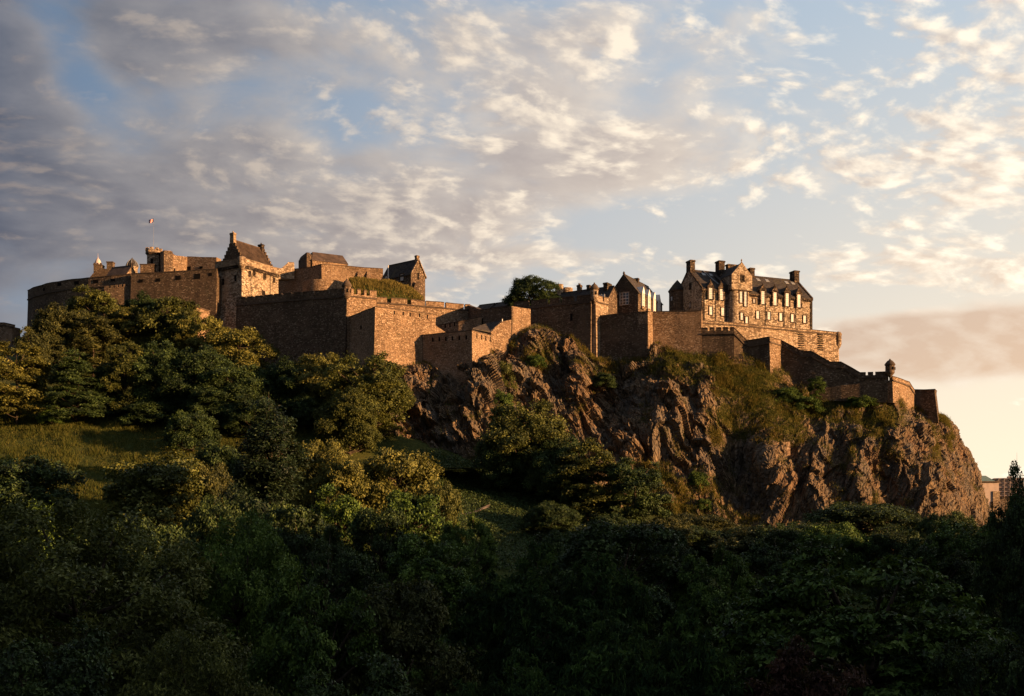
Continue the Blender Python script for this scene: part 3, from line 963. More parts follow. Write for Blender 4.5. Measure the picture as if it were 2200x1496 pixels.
rampart("smooth pale terrace wall glowing in the sun below the hospital windows",
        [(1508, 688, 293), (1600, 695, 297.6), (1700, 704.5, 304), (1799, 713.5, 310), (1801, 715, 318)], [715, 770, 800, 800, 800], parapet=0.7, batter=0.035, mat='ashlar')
zig = [(1506, 704.5, 279.3), (1577, 703, 277), (1605, 731, 277.8), (1653, 723, 275.2)]
rampart("crenellated start of the stepped outer wall under the terrace with a sloping coping",
        zig, [775, 770, 780, 800], parapet=1.5, batter=0.03, gaps=[(1522, .5), (1536, .5), (1551, .5), (1566, .5)], gap_depth=0.6)
rampart("narrow sunlit buttress face where the stepped outer wall turns", [(1653.4, 723, 275.1), (1677.5, 730, 279.6)], [810, 815], parapet=1.3, batter=0.03, mat='bastion')
rampart("long stepped outer wall descending the western slope to the little domed turret",
        [(1678, 730, 279.7), (1723, 754, 277.7), (1744, 754, 276.8), (1784, 777, 275.3), (1807, 777, 274.4), (1848, 800, 273), (1908, 798, 270.6)],
        [815, 850, 862, 862, 862, 865, 865], parapet=1.3, batter=0.03, gaps=[(1862, .5), (1878, .5)], gap_depth=0.6)
rampart("sunlit wall falling away to the right of the little domed turret",
        [(1917.5, 808, 270.3), (1953, 820, 277), (1964.5, 838, 281.5)], [865, 885, 895], parapet=1.0, batter=0.03, mat='bastion')
rampart("last dark bastion at the western tip of the castle rock", [(1964.8, 836.5, 284), (2008, 836, 279.5), (2012, 840, 292)], [905, 910, 910], parapet=0.7, batter=0.12, string=False)
rampart("patch of brick masonry shoring up the bare rock under the grassy ledge", [(1636, 950, 260.5), (1664, 951, 259.8), (1697, 949, 260.8)], [985, 990, 978], parapet=0.0, batter=0.1, string=False, mat='bastion', thick=2.0)

sentry_turret("domed corner turret between the dark rampart and the three embrasures", 745, 599, 652, 284.0, 1.12, 'rampart')
sentry_turret("round domed turret on the high rampart near the large gable window", 1277, 607, 654, 283.6, 1.05, 'ashlar')
sentry_turret("little dark domed turret standing alone on the western outer wall", 1912, 771, 813, 270.4, 1.1, 'rampart')

# bartizan at the end of the terrace wall
b = P(1800.5, 752, 310.5)
t = empty("corner_bartizan", b)
tag(t, "slim corner bartizan at the right end of the pale terrace wall", "turret")
MB().lathe([(0.05, 0), (0.5, 0.5), (0.8, 1.1), (0.95, 1.5), (0.95, 4.0), (1.05, 4.1), (1.05, 4.5), (0.7, 5.0), (0.05, 5.2)], n=16).build("drum", M['ashlar'], t, True)

# projecting stone steps on the terrace wall
for lab, sx in (("left ladder of projecting stones on the terrace wall", 1720), ("right ladder of projecting stones on the terrace wall", 1762)):
    q = [P(*k) for k in [(1600, 695, 297.6), (1700, 704.5, 304), (1799, 713.5, 310)]]
    h = hit_wall(q, sx, 722)
    t = empty("stone_ladder", h[0])
    tag(t, lab, "stone steps", "ladders of projecting stones")
    u = h[1]
    n = Vector((u.y, -u.x, 0))
    for i in range(8):
        c = -n * 0.3 + Vector((0, 0, 0.4 - i * 0.62)) + u * (0.12 * (i % 2)) + n * 0.022 * i
        mb = MB()
        o = [c + u * a + n * d + Vector((0, 0, e)) for e in (-0.14, 0.14) for d in (0, 0.68) for a in (-0.75, 0.75)]
        mb.add(o, [(0, 2, 3, 1), (4, 5, 7, 6), (0, 1, 5, 4), (2, 6, 7, 3), (0, 4, 6, 2), (1, 3, 7, 5)])
        mb.build("stone_step", M['sooty'], t)


# ------------------------------------------------------------------ castle buildings, in their own axes: x along the ridge, y into the building
class House:
    def __init__(self, name, label, cat, B, C, W, z0, ze, zr, wall='house', roof='slate', steps=False, group=None, over=0.25):
        """B, C: plan ends (px, Y) of the front eave; W depth; z heights."""
        b = Vector(((B[0] - 1100) * B[1] / F, B[1], 0))
        c = Vector(((C[0] - 1100) * C[1] / F, C[1], 0))
        d = c - b
        self.L, self.W, self.h, self.r = d.length, W, ze - z0, zr - z0
        self.root = empty(name, (b.x, b.y, z0), math.atan2(d.y, d.x))
        self.rz, self.b, self.u, self.z0 = math.atan2(d.y, d.x), b, d.normalized(), z0
        self.n = Vector((self.u.y, -self.u.x, 0))
        tag(self.root, label, cat, group)
        L, h, r = self.L, self.h, self.r
        mb = MB()
        v = [(0, 0, 0), (L, 0, 0), (L, W, 0), (0, W, 0), (0, 0, h), (L, 0, h), (L, W, h), (0, W, h), (0, W / 2, r), (L, W / 2, r)]
        mb.add(v, [(0, 1, 5, 4), (2, 3, 7, 6), (3, 0, 4, 8, 7), (1, 2, 6, 9, 5), (0, 3, 2, 1)])
        if r > h:
            mb.add([(0, 0, h), (L, 0, h), (L, W / 2, r), (0, W / 2, r), (0, W, h), (L, W, h)], [(0, 1, 2, 3), (3, 2, 5, 4)])
        mb.build("wall", M[wall], self.root)
        self.roof = None
        if r > h:
            sl = (r - h) / (W / 2)
            mb = MB()
            x0, x1 = (0.45, L - 0.45) if steps else (-0.15, L + 0.15)
            for s in (0, 1):
                ya, yb = (-over, W / 2) if s == 0 else (W + over, W / 2)
                za, zb = h - over * sl + 0.12, r + 0.12
                v = [(x0, ya, za), (x1, ya, za), (x1, yb, zb), (x0, yb, zb)]
                v += [(x, y, z + 0.22) for x, y, z in v]
                mb.add(v, [(0, 1, 2, 3), (7, 6, 5, 4), (0, 4, 5, 1), (1, 5, 6, 2), (2, 6, 7, 3), (3, 7, 4, 0)])
            mb.tube([(x0, W / 2, r + 0.36), (x1, W / 2, r + 0.36)], [0.14, 0.14], 6)
            self.roof = mb.build("roof", M[roof], self.root)
            if steps:
                for x in (0.0, L - 0.5):
                    self.crow_steps(x, 0.5, wall)

    def crow_steps(self, x, t, wall, n=6):
        mb = MB()
        W, h, r = self.W, self.h, self.r
        for i in range(n):
            a = W / 2 * i / n
            z = h + (r - h) * (i + 1) / n + 0.25
            for ya, yb in ((a, a + W / 2 / n), (W - a - W / 2 / n, W - a)):
                mb.box(x - 0.02, x + t, ya, yb, h - 0.1 + (r - h) * i / n * 0.8, z)
        mb.build("crow_steps", M[wall], self.root)

    def local(self, px, py, y=0.0):
        """Where the sight line meets the plane parallel to the front at depth y: local x and z."""
        k = (px - 1100) / F
        o = self.b - self.n * y
        t = (k * o.y - o.x) / (self.u.x - k * self.u.y)
        Y = o.y + t * self.u.y
        return t, (HORIZON - py) * Y / F - self.z0

    def chimney(self, x, y, z0, z1, a=0.6, b=0.9, pots=2, mat='sooty', parent=None, name="chimney"):
        mb = MB()
        mb.taper(x, y, z0, z1 - 0.45, a, b, a * 0.97, b * 0.97)
        mb.box(x - a * 1.15, x + a * 1.15, y - b * 1.12, y + b * 1.12, z1 - 0.45, z1 - 0.15)
        mb.box(x - a * 1.03, x + a * 1.03, y - b * 1.03, y + b * 1.03, z1 - 0.15, z1)
        for i in range(pots):
            py = y + (i - (pots - 1) / 2) * b * 1.1
            mb.lathe([(0.20, z1), (0.16, z1 + 0.4), (0.20, z1 + 0.45), (0.01, z1 + 0.46)], x, py, 8)
        return mb.build(name, M[mat], parent or self.root)

    def window(self, x, z, w, h, y=0.0, cols=2, rows=4, arch=False, surround=True, pane='glass', flip=False, parent=None):
        """A sash window with its stone surround, on the front (or with flip on the left gable)."""
        T = (lambda a, d, c: (d, a, c)) if flip else (lambda a, d, c: (a, d, c))
        f = MB()

        def bx(m, a0, a1, d0, d1, c0, c1):
            p, q = T(a0, d0, c0), T(a1, d1, c1)
            m.box(min(p[0], q[0]), max(p[0], q[0]), min(p[1], q[1]), max(p[1], q[1]), c0, c1)
        t = min(0.10, w * 0.12)
        x0, x1, z0, z1 = x - w / 2, x + w / 2, z - h / 2, z + h / 2
        bx(f, x0, x0 + t, y - 0.07, y + 0.02, z0, z1)
        bx(f, x1 - t, x1, y - 0.07, y + 0.02, z0, z1)
        bx(f, x0 + t, x1 - t, y - 0.07, y + 0.02, z0, z0 + t)
        bx(f, x0 + t, x1 - t, y - 0.07, y + 0.02, z1 - t, z1)
        for i in range(1, cols):
            c = x0 + w * i / cols
            bx(f, c - 0.045, c + 0.045, y - 0.06, y + 0.01, z0 + t, z1 - t)
        for i in range(1, rows):
            c = z0 + h * i / rows
            k = 0.06 if i * 2 == rows else 0.035
            bx(f, x0 + t, x1 - t, y - 0.055, y + 0.005, c - k, c + k)
        o = f.build("window", M['sooty' if pane == 'dark' else 'white'], parent or self.root)
        g = MB()
        bx(g, x0 + t * 0.5, x1 - t * 0.5, y - 0.03, y + 0.1, z0 + t * 0.5, z1 - t * 0.5)
        g.build("pane", M[pane], o)
        if surround:
            s = MB()
            k = 0.22
            bx(s, x0 - k, x0, y - 0.16, y + 0.05, z0 - k, z1 + k)
            bx(s, x1, x1 + k, y - 0.16, y + 0.05, z0 - k, z1 + k)
            bx(s, x0, x1, y - 0.16, y + 0.05, z1, z1 + k)
            bx(s, x0, x1, y - 0.20, y + 0.05, z0 - k, z0)
            s.build("surround", M['sooty'] if not arch else M['ashlar'], o)
        return o

    def pipe(self, x, z0, z1, y=-0.12, r=0.07, mat='iron'):
        return MB().tube([(x, y, z0), (x, y, z1)], [r, r], 6).build("drainpipe", M[mat], self.root)


# ---- the hospital with dormers, right
H = House("hospital_building", "long sunlit hospital with steep slate roof, dormer windows and stair tower above the terrace", "building",
          (1508, 297), (1745, 310), 14.4, 54.0, 66.6, 73.1, 'house', 'slate')
HL, HW, hh, hr = H.L, H.W, H.h, H.r
# corbel course and string under the eaves
mb = MB()
mb.box(-0.1, HL + 0.1, -0.30, 0.02, hh - 0.45, hh - 0.12)
for i in range(60):
    x = HL * (i + 0.5) / 60
    mb.box(x - 0.16, x + 0.16, -0.24, 0.02, hh - 0.85, hh - 0.45)
mb.build("corbel_course", M['sooty'], H.root)
for xx in (0.0, HL - 0.5):
    mb = MB()
    for i in range(14):
        w = 0.75 if i % 2 else 0.45
        x0 = xx if xx == 0.0 else HL - w
        mb.box(x0 - 0.06 if xx == 0 else x0, x0 + w if xx == 0 else HL + 0.06, -0.06, 0.02, i * 0.9, i * 0.9 + 0.86)
    mb.build("quoins", M['sooty'], H.root)


def dormer(px, pyt, pyb, w=1.1):
    x, zt = H.local(px, pyt)
    _, zb = H.local(px, pyb)
    win = H.window(x, (zt + zb) / 2, w, zt - zb, -0.36, 2, 6, surround=False)
    g = MB()
    zt2 = zt + 0.25
    g.box(x - 1.0, x - w / 2 - 0.001, -0.50, 1.6, zb - 0.2, zt2)
    g.box(x + w / 2 + 0.001, x + 1.0, -0.50, 1.6, zb - 0.2, zt2)
    g.box(x - w / 2, x + w / 2, -0.48, 1.6, zt + 0.02, zt2)
    g.add([(x - 1.15, -0.54, zt2), (x + 1.15, -0.54, zt2), (x, -0.54, zt2 + 1.75), (x - 1.15, 0.1, zt2), (x + 1.15, 0.1, zt2), (x, 0.1, zt2 + 1.75)],
          [(0, 1, 2), (5, 4, 3), (0, 2, 5, 3), (2, 1, 4, 5), (1, 0, 3, 4)])
    g.box(x - 0.12, x + 0.12, -0.2, 0.02, zt2 + 1.6, zt2 + 2.2)
    d = g.build("dormer", M['sooty'], H.root)
    r = MB()
    r.add([(x - 1.25, 0.1, zt2 - 0.05), (x, 0.1, zt2 + 1.62), (x + 1.25, 0.1, zt2 - 0.05), (x - 1.25, 3.8, zt2 - 0.05), (x, 4.2, zt2 + 1.62), (x + 1.25, 3.8, zt2 - 0.05)],
          [(0, 3, 4, 1), (1, 4, 5, 2), (0, 1, 2), (0, 2, 5, 3)])
    r.build("dormer_roof", M['slate'], d)


for px, a, b in ((1525.2, 620, 643), (1548.4, 622.5, 645), (1637.5, 627, 654), (1663.4, 629.5, 656.5), (1689.6, 631.5, 658.5), (1714.8, 634, 661)):
    dormer(px, a, b)
for px, a, b in ((1527.2, 659.5, 676.5), (1552.7, 661.5, 678.5), (1627.8, 669, 685), (1652, 671, 687), (1677.4, 673, 689.5), (1702.3, 675.5, 692), (1728.6, 678.5, 694)):
    x, zt = H.local(px, a)
    _, zb = H.local(px, b)
    H.window(x, (zt + zb) / 2, 0.98, zt - zb, 0, 2, 4)
for px in (1513, 1537, 1560, 1644.5, 1684.5, 1710, 1742):
    x, _ = H.local(px, 650)
    H.pipe(x, 0, hh - 0.9)
# stair tower: rounded shaft, square gabled head
TP = -2.0
xa, _ = H.local(1573, 650, TP)
xb, _ = H.local(1614, 650, TP)
tw = xb - xa
zc1 = H.local(1595, 626, TP)[1]
zc2 = H.local(1595, 592, TP)[1]
zap = H.local(1595, 563.5, TP)[1]
rr = 1.5
poly = []
for cx, cy, a0 in ((xa + rr, TP + rr, math.pi), (xb - rr, TP + rr, 1.5 * math.pi)):
    poly += [(cx + rr * math.cos(a0 + k * math.pi / 12), cy + rr * math.sin(a0 + k * math.pi / 12)) for k in range(7)]
poly = poly + [(xb, 0.4), (xa, 0.4)]
tower = MB().prism(poly, 0.0, zc1).build("stair_tower", M['house'], H.root)
mb = MB()
mb.box(xa - 0.2, xb + 0.2, TP - 0.15, HW / 2, zc1 + 0.3, zc2)
xm, ww = (xa + xb) / 2, tw / 2 + 0.2
mb.add([(xm - ww, TP - 0.15, zc2), (xm + ww, TP - 0.15, zc2), (xm, TP - 0.15, zap), (xm - ww, TP + 0.5, zc2), (xm + ww, TP + 0.5, zc2), (xm, TP + 0.5, zap)],
       [(0, 1, 2), (5, 4, 3), (0, 2, 5, 3), (2, 1, 4, 5), (1, 0, 3, 4)])
mb.lathe([(0.16, zap - 0.1), (0.12, zap + 0.3), (0.25, zap + 0.55), (0.02, zap + 0.9)], xm, TP + 0.1, 8)
mb.build("tower_head", M['house'], tower)
mb = MB()
for i in range(3):
    k = 0.06 * (i + 1)
    mb.box(xa - k, xb + k, TP - k * 0.7, 0.3, zc1 + 0.1 * i, zc1 + 0.1 * i + 0.1)
mb.build("corbel_course", M['sooty'], tower)
mb = MB()
mb.add([(xm - ww - 0.15, TP + 0.5, zc2 - 0.1), (xm, TP + 0.5, zap - 0.25), (xm + ww + 0.15, TP + 0.5, zc2 - 0.1),
        (xm - ww - 0.15, HW / 2, zc2 - 0.1), (xm, HW / 2, zap - 0.25), (xm + ww + 0.15, HW / 2, zc2 - 0.1)],
       [(0, 3, 4, 1), (1, 4, 5, 2), (0, 1, 2), (5, 4, 3), (0, 2, 5, 3)])
mb.build("tower_roof", M['slate'], tower)
for px, a, b, w in ((1592, 627, 650.5, 0.85), (1601.5, 627.5, 658.5, 0.85), (1593.5, 672.5, 687.5, 0.85), (1604, 681, 695, 0.85)):
    x, zt = H.local(px, a, TP)
    _, zb = H.local(px, b, TP)
    H.window(x, (zt + zb) / 2, w, zt - zb, TP - 0.02, 2, 4, parent=tower)
x, z = H.local(1595, 599, TP)
H.window(x, z, 0.8, 1.5, TP - 0.17, 1, 2, parent=tower, pane='dark')
x, z = H.local(1620, 647, 0)
H.window(x, z, 0.55, 1.1, 0, 1, 2)
# block beside the tower and its lead valley
x0, _ = H.local(1556, 640)
mb = MB()
mb.box(x0, xa - 0.21, -0.25, HW / 2, hh - 0.5, hh + 1.6)
mb.add([(x0, -0.25, hh + 1.6), (xa - 0.21, -0.25, hh + 1.6), (xa - 0.21, HW / 2, hr + 0.4), (x0, HW / 2, hr + 0.4), (x0, HW / 2, hh + 1.6), (xa - 0.21, HW / 2, hh + 1.6)],
       [(0, 1, 2, 3), (0, 3, 4), (1, 5, 2), (3, 2, 5, 4)])
mb.build("side_block", M['slate'], H.root)
mb = MB()
sl = (hr - hh) / (HW / 2)
mb.tube([(x0 - 2.6, HW / 2 - 0.2, hr + 0.36), (x0 + 0.15, 0.1, hh + 0.5)], [0.16, 0.16], 6)
mb.build("lead_valley", M['lead'], H.root)
# skylights
for px, py in ((1512, 583.5), (1528, 586), (1648, 598.5), (1690, 604), (1703, 606), (1629, 606)):
    y = HW * 0.40
    x, _ = H.local(px, py, y)
    z = hh + y * sl
    g = MB()
    g.add([(x - .55, y - .45, z - .45 * sl + .36), (x + .55, y - .45, z - .45 * sl + .36), (x + .55, y + .45, z + .45 * sl + .36), (x - .55, y + .45, z + .45 * sl + .36),
           (x - .55, y - .45, z - .45 * sl + .46), (x + .55, y - .45, z - .45 * sl + .46), (x + .55, y + .45, z + .45 * sl + .46), (x - .55, y + .45, z + .45 * sl + .46)],
          [(0, 1, 2, 3), (7, 6, 5, 4), (0, 4, 5, 1), (1, 5, 6, 2), (2, 6, 7, 3), (3, 7, 4, 0)])
    g.build("skylight", M['lead'], H.roof)
# chimneys: on the two gables and around the tower
H.chimney(0.75, HW / 2, hr - 1.0, H.local(1478, 560, HW / 2)[1], 0.75, 1.15, 0, 'sooty', H.roof)
H.chimney(H.local(1547, 570, HW / 2 - 1)[0], HW / 2 - 1.0, hr - 2.0, H.local(1547, 564, HW / 2)[1], 0.95, 1.0, 0, 'sooty', H.roof)
xq = H.local(1569, 570, HW / 2 + 3)[0]
H.chimney(xq, HW / 2 + 2.5, hr - 3, H.local(1569, 569, HW / 2 + 2.5)[1], 1.5, 0.7, 0, 'sooty', H.roof)
H.chimney(H.local(1613, 580, HW / 2)[0], HW / 2, hr - 2.0, H.local(1613, 577, HW / 2)[1], 0.75, 0.9, 0, 'sooty', H.roof)
H.chimney(HL - 0.8, HW / 2, hr - 1.2, H.local(1713, 584, HW / 2)[1], 0.85, 1.2, 0, 'sooty', H.roof)
# coped gables
for x in (-0.12, HL - 0.33):
    mb = MB()
    for s in (0, 1):
        ya = -0.3 if s == 0 else HW + 0.3
        v = [(x, ya, hh - 0.3 * sl + 0.2), (x + 0.45, ya, hh - 0.3 * sl + 0.2), (x + 0.45, HW / 2, hr + 0.2), (x, HW / 2, hr + 0.2)]
        v += [(a, b, c + 0.42) for a, b, c in v]
        mb.add(v, [(0, 1, 2, 3), (7, 6, 5, 4), (0, 4, 5, 1), (1, 5, 6, 2), (2, 6, 7, 3), (3, 7, 4, 0)])
    mb.build("gable_coping", M['sooty'], H.root)
# round turret and oriel on the shaded gable
tx, ty = -0.6, HW - 2.2
rt = MB().lathe([(2.3, -2.0), (2.3, 14.0), (2.45, 14.1), (2.45, 14.4)], tx, ty, 24).build("round_turret", M['rampart'], H.root, False)
MB().lathe([(2.6, 14.35), (2.55, 14.5), (1.3, 16.2), (0.05, 17.6)], tx, ty, 24).build("turret_roof", M['slate'], rt, True)
H.window(ty - 0.8, 12.0, 0.45, 1.1, tx - 2.26, 1, 2, flip=True, surround=False)
H.window(HW * 0.42, 9.4, 0.5, 1.4, -0.02, 1, 2, flip=True)
H.window(HW * 0.42, 14.6, 0.6, 1.5, -0.02, 1, 2, flip=True, pane='dark')
H.window(HW * 0.68, 8.6, 0.5, 1.3, -0.02, 1, 2, flip=True)

# ---- house with the large gable window, middle right
G = House("gabled_house", "stone house with a large white gable window and a row of pointed dormers", "building", (1371, 292), (1423, 307), 8.4, 53.0, 64.4, 69.6, 'rampart', 'slate')
zs = G.local(1371, 640)[1]
wx = 8.4 * 0.47
G.window(wx, zs + 0.15, 2.6, 3.3, -0.04, 3, 4, flip=True, arch=True, pane='glass_dark')
mb = MB()
mb.lathe([(0.2, G.r + 0.2), (0.35, G.r + 0.6), (0.2, G.r + 0.9), (0.05, G.r + 1.1)], 0.2, 4.2, 8)
mb.build("finial", M['sooty'], G.root)
mb = MB()
mb.box(-0.2, G.L, -0.2, 8.6, G.h - 5.6, G.h - 5.2)
mb.build("string_course", M['sooty'], G.root)
for i, px in enumerate((1379, 1391.5, 1403, 1413.5)):
    x = G.local(px, 640)[0]
    ztop = G.h + 0.4
    win = G.window(x, ztop - 1.7, 1.15, 3.4, -0.45, 2, 4, surround=False)
    d = MB()
    d.box(x - 0.8, x - 0.58, -0.5, 1.5, ztop - 3.6, ztop)
    d.box(x + 0.58, x + 0.8, -0.5, 1.5, ztop - 3.6, ztop)
    d.add([(x - 0.9, -0.55, ztop), (x + 0.9, -0.55, ztop), (x, -0.55, ztop + 1.8), (x - 0.9, 1.5, ztop), (x + 0.9, 1.5, ztop), (x, 1.5, ztop + 1.8)],
          [(0, 1, 2), (5, 4, 3), (0, 2, 5, 3), (2, 1, 4, 5), (1, 0, 3, 4)])
    d.build("dormer", M['white'], G.root)
    b = MB()
    b.box(x - 0.85, x + 0.85, -0.5, 0.02, ztop - 4.3, ztop - 3.65)
    b.build("window_sill", M['ashlar'], win)
G.chimney(G.L * 0.5, G.W / 2, G.r - 0.8, G.r + 0.9, 0.5, 0.7, 0, 'sooty', G.roof)

# low slate range behind the rampart
Rg = House("slate_roofed_range", "low range with a long dark slate roof behind the rampart beside the castle tree", "building", (1193, 298), (1306, 289.5), 7.0, 54, 62.3, 66.0, 'rampart', 'slate')
Rg.chimney(Rg.local(1245, 620, 3.5)[0], 3.5, Rg.r - 1, Rg.local(1245, 613, 3.5)[1], 0.55, 0.55, 2, 'rampart', Rg.roof)
Rg.chimney(Rg.local(1265, 620, 3.5)[0], 3.5, Rg.r - 1, Rg.local(1265, 613, 3.5)[1], 0.45, 0.5, 0, 'sooty', Rg.roof)
Rg.chimney(Rg.local(1305, 620, 3.5)[0], 3.5, Rg.r - 1, Rg.local(1307, 609, 3.5)[1], 0.6, 1.3, 0, 'sooty', Rg.roof)
for px in (1290, 1296.5):
    x, z = Rg.local(px, 638)
    Rg.window(x, z, 0.8, 1.3, 0, 2, 2, surround=False)

for lab, px, py, r, Y in (("round sunlit stone tower peeping over the castle tree", 1201, 612, 1.1, 318), ("low round stone tower top right of the castle tree", 1218, 620, 1.5, 322)):
    b = P(px, py, Y)
    t = empty("round_tower", (b.x, b.y, 52))
    tag(t, lab, "tower", "round tower tops behind the castle tree")
    h = b.z - 52
    MB().lathe([(r, 0), (r, h - 1.2), (r * 1.14, h - 1.1), (r * 1.14, h), (0.02, h)], n=20).build("drum", M['ashlar'], t)

# ---- gatehouse tower, left
A = House("gatehouse_tower", "tall gatehouse tower with crow-stepped gable, ribbed roof and a bright sunlit side", "tower",
          (519.5, 296.4), (598, 308.5), 9.4, 52.0, 73.6, 73.6, 'house', 'tile')
A.r = 80.4 - 52.0
# the walk around the head: corbels, parapet
mb = MB()
for i in range(26):
    x = A.L * (i + 0.5) / 26
    mb.box(x - 0.17, x + 0.17, -0.45, 0.02, A.h - 1.35, A.h - 0.55)
for i in range(16):
    y = A.W * (i + 0.5) / 16
    mb.box(-0.45, 0.02, y - 0.17, y + 0.17, A.h - 1.35, A.h - 0.55)
mb.build("corbel_course", M['sooty'], A.root)
mb = MB()
mb.box(-0.55, A.L + 0.1, -0.55, -0.16, A.h - 0.55, A.h + 1.0)
mb.box(-0.55, -0.16, -0.16, A.W + 0.1, A.h - 0.55, A.h + 1.0)
mb.box(-0.65, A.L + 0.1, -0.65, -0.10, A.h + 1.0, A.h + 1.2)
mb.box(-0.65, -0.10, -0.10, A.W + 0.1, A.h + 1.0, A.h + 1.2)
mb.build("parapet", M['ashlar'], A.root)
MB().lathe([(0.3, A.h - 2.2), (0.9, A.h - 1.0), (1.15, A.h - 0.7), (1.15, A.h + 1.2), (0.9, A.h + 1.5), (0.02, A.h + 1.6)], 0.1, 0.1, 16).build("corner_round", M['ashlar'], A.root, True)
# the roof sits inside the parapet: gables set in from the ends
gx0, gx1 = A.L * 0.10, A.L * 0.90
y0, y1, zr, zl = 0.55, A.W - 0.55, A.r, A.h + 0.2
mb = MB()
slr = (zr - zl) / ((y1 - y0) / 2)
for s in (0, 1):
    ya, yb = (y0, A.W / 2) if s == 0 else (y1, A.W / 2)
    v = [(gx0, ya, zl), (gx1, ya, zl), (gx1, yb, zr), (gx0, yb, zr)]
    v += [(a, b, c + 0.2) for a, b, c in v]
    mb.add(v, [(0, 1, 2, 3), (7, 6, 5, 4), (0, 4, 5, 1), (1, 5, 6, 2), (2, 6, 7, 3), (3, 7, 4, 0)])
    for i in range(24):
        x = gx0 + (gx1 - gx0) * (i + 0.5) / 24
        mb.tube([(x, ya, zl + 0.22), (x, yb, zr + 0.22)], [0.14, 0.14], 5)
mb.tube([(gx0, A.W / 2, zr + 0.3), (gx1, A.W / 2, zr + 0.3)], [0.2, 0.2], 6)
A.roof = mb.build("roof", M['tile'], A.root)
for x in (gx0 - 0.35, gx1 - 0.1):
    mb = MB()
    n = 7
    for i in range(n):
        a = (y1 - y0) / 2 * i / n
        z = zl + (zr - zl) * (i + 1) / n + 0.25
        for ya, yb in ((y0 + a, y0 + a + (y1 - y0) / 2 / n), (y1 - a - (y1 - y0) / 2 / n, y1 - a)):
            mb.box(x, x + 0.5, ya, yb, A.h - 0.3, z)
    mb.build("crow_stepped_gable", M['rampart'], A.root)
A.chimney(gx0, A.W / 2, zr - 0.8, A.local(502, 501.5, A.W / 2)[1], 0.5, 0.72, 1, 'ashlar', A.roof)
A.chimney(gx1 - 0.5, A.W / 2, zr - 0.8, A.local(555, 524, A.W / 2)[1], 0.5, 0.75, 1, 'sooty', A.roof)
# battered foot
mb = MB()
mb.add([(-0.02, -0.02, 14), (A.L, -0.02, 14), (A.L, -0.02, 0), (-1.3, -1.3, 0), (-0.02, A.W, 14), (-1.3, A.W, 0), (A.L, -1.3, 0), (-2.4, -2.0, -6), (A.L, -2.0, -6), (-2.4, A.W, -6)],
       [(0, 3, 6, 1), (0, 4, 5, 3), (3, 7, 8, 6), (5, 9, 7, 3), (1, 6, 8, 2)])
mb.build("battered_foot", M['house'], A.root)
for px, a, b, w in ((545.5, 581, 592.5, 0.6), (568.3, 589, 600, 0.7), (588, 598, 606, 0.4), (566, 626, 636, 0.7), (536, 584, 594, 0.3)):
    x, zt = A.local(px, a)
    _, zb = A.local(px, b)
    A.window(x, (zt + zb) / 2, w, zt - zb, 0, 1, 3, pane='dark')
for y, z in ((A.W * 0.25, A.h - 4.0), (A.W * 0.74, A.h - 4.4)):
    A.window(y, z, 0.8, 1.7, 0, 1, 2, flip=True, pane='dark', surround=False)
A.pipe(A.local(539, 600)[0], 11, A.h - 1.2)
A.pipe(A.local(580, 600)[0], 9, A.h - 1.2)

# wall with lit end behind the curtain wall
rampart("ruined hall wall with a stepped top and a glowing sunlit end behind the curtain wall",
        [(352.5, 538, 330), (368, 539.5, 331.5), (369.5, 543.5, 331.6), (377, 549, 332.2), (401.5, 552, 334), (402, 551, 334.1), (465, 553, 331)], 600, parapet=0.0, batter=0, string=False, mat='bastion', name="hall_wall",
        ports=[(375, 580, 3, 5), (405, 578, 12, 10), (432, 575, 8, 5)])
rampart("shaded side of the ruined hall with a raking top beside the octagonal turret", [(337, 552, 338), (346, 541, 332.5), (352.2, 538.2, 329.8)], 600, parapet=0.0, string=False, batter=0, name="hall_wall")

# octagonal turret with battlements
b = P(330.5, 588, 334)
t = empty("octagonal_turret", (b.x, b.y, b.z - 2))
tag(t, "octagonal battlemented turret beside the ruined hall wall", "turret")
oct_ = lambda r: [(r * math.cos(k * math.pi / 4 + math.pi / 8), r * math.sin(k * math.pi / 4 + math.pi / 8)) for k in range(8)]
mb = MB()
mb.prism(oct_(2.0), 0, 7.4)
mb.build("shaft", M['ashlar'], t)
mb = MB()
mb.prism(oct_(2.15), 7.4, 7.75)
mb.prism(oct_(2.45), 7.75, 8.1)
mb.build("corbel_course", M['sooty'], t)
mb = MB()
mb.prism(oct_(2.4), 8.1, 8.8)
for k in range(8):
    a = k * math.pi / 4
    mb.taper(2.05 * math.cos(a), 2.05 * math.sin(a), 8.8, 9.5, 0.42, 0.42, 0.42, 0.42)
mb.build("battlements", M['ashlar'], t)
MB().box(-0.3, 0.4, -2.1, -1.7, 4.2, 6.0).build("window", M['dark'], t)
b = P(301, 588, 331)
t = empty("turret_base", (b.x, b.y, b.z - 3))
tag(t, "low square stone block below the octagonal turret", "building")
MB().box(0, 4.2, 0, 5, 0, 5.6).build("wall", M['rampart'], t)
mb = MB()
mb.box(-0.15, 4.35, -0.15, 5.1, 5.6, 5.9)
mb.build("coping", M['coping'], t)

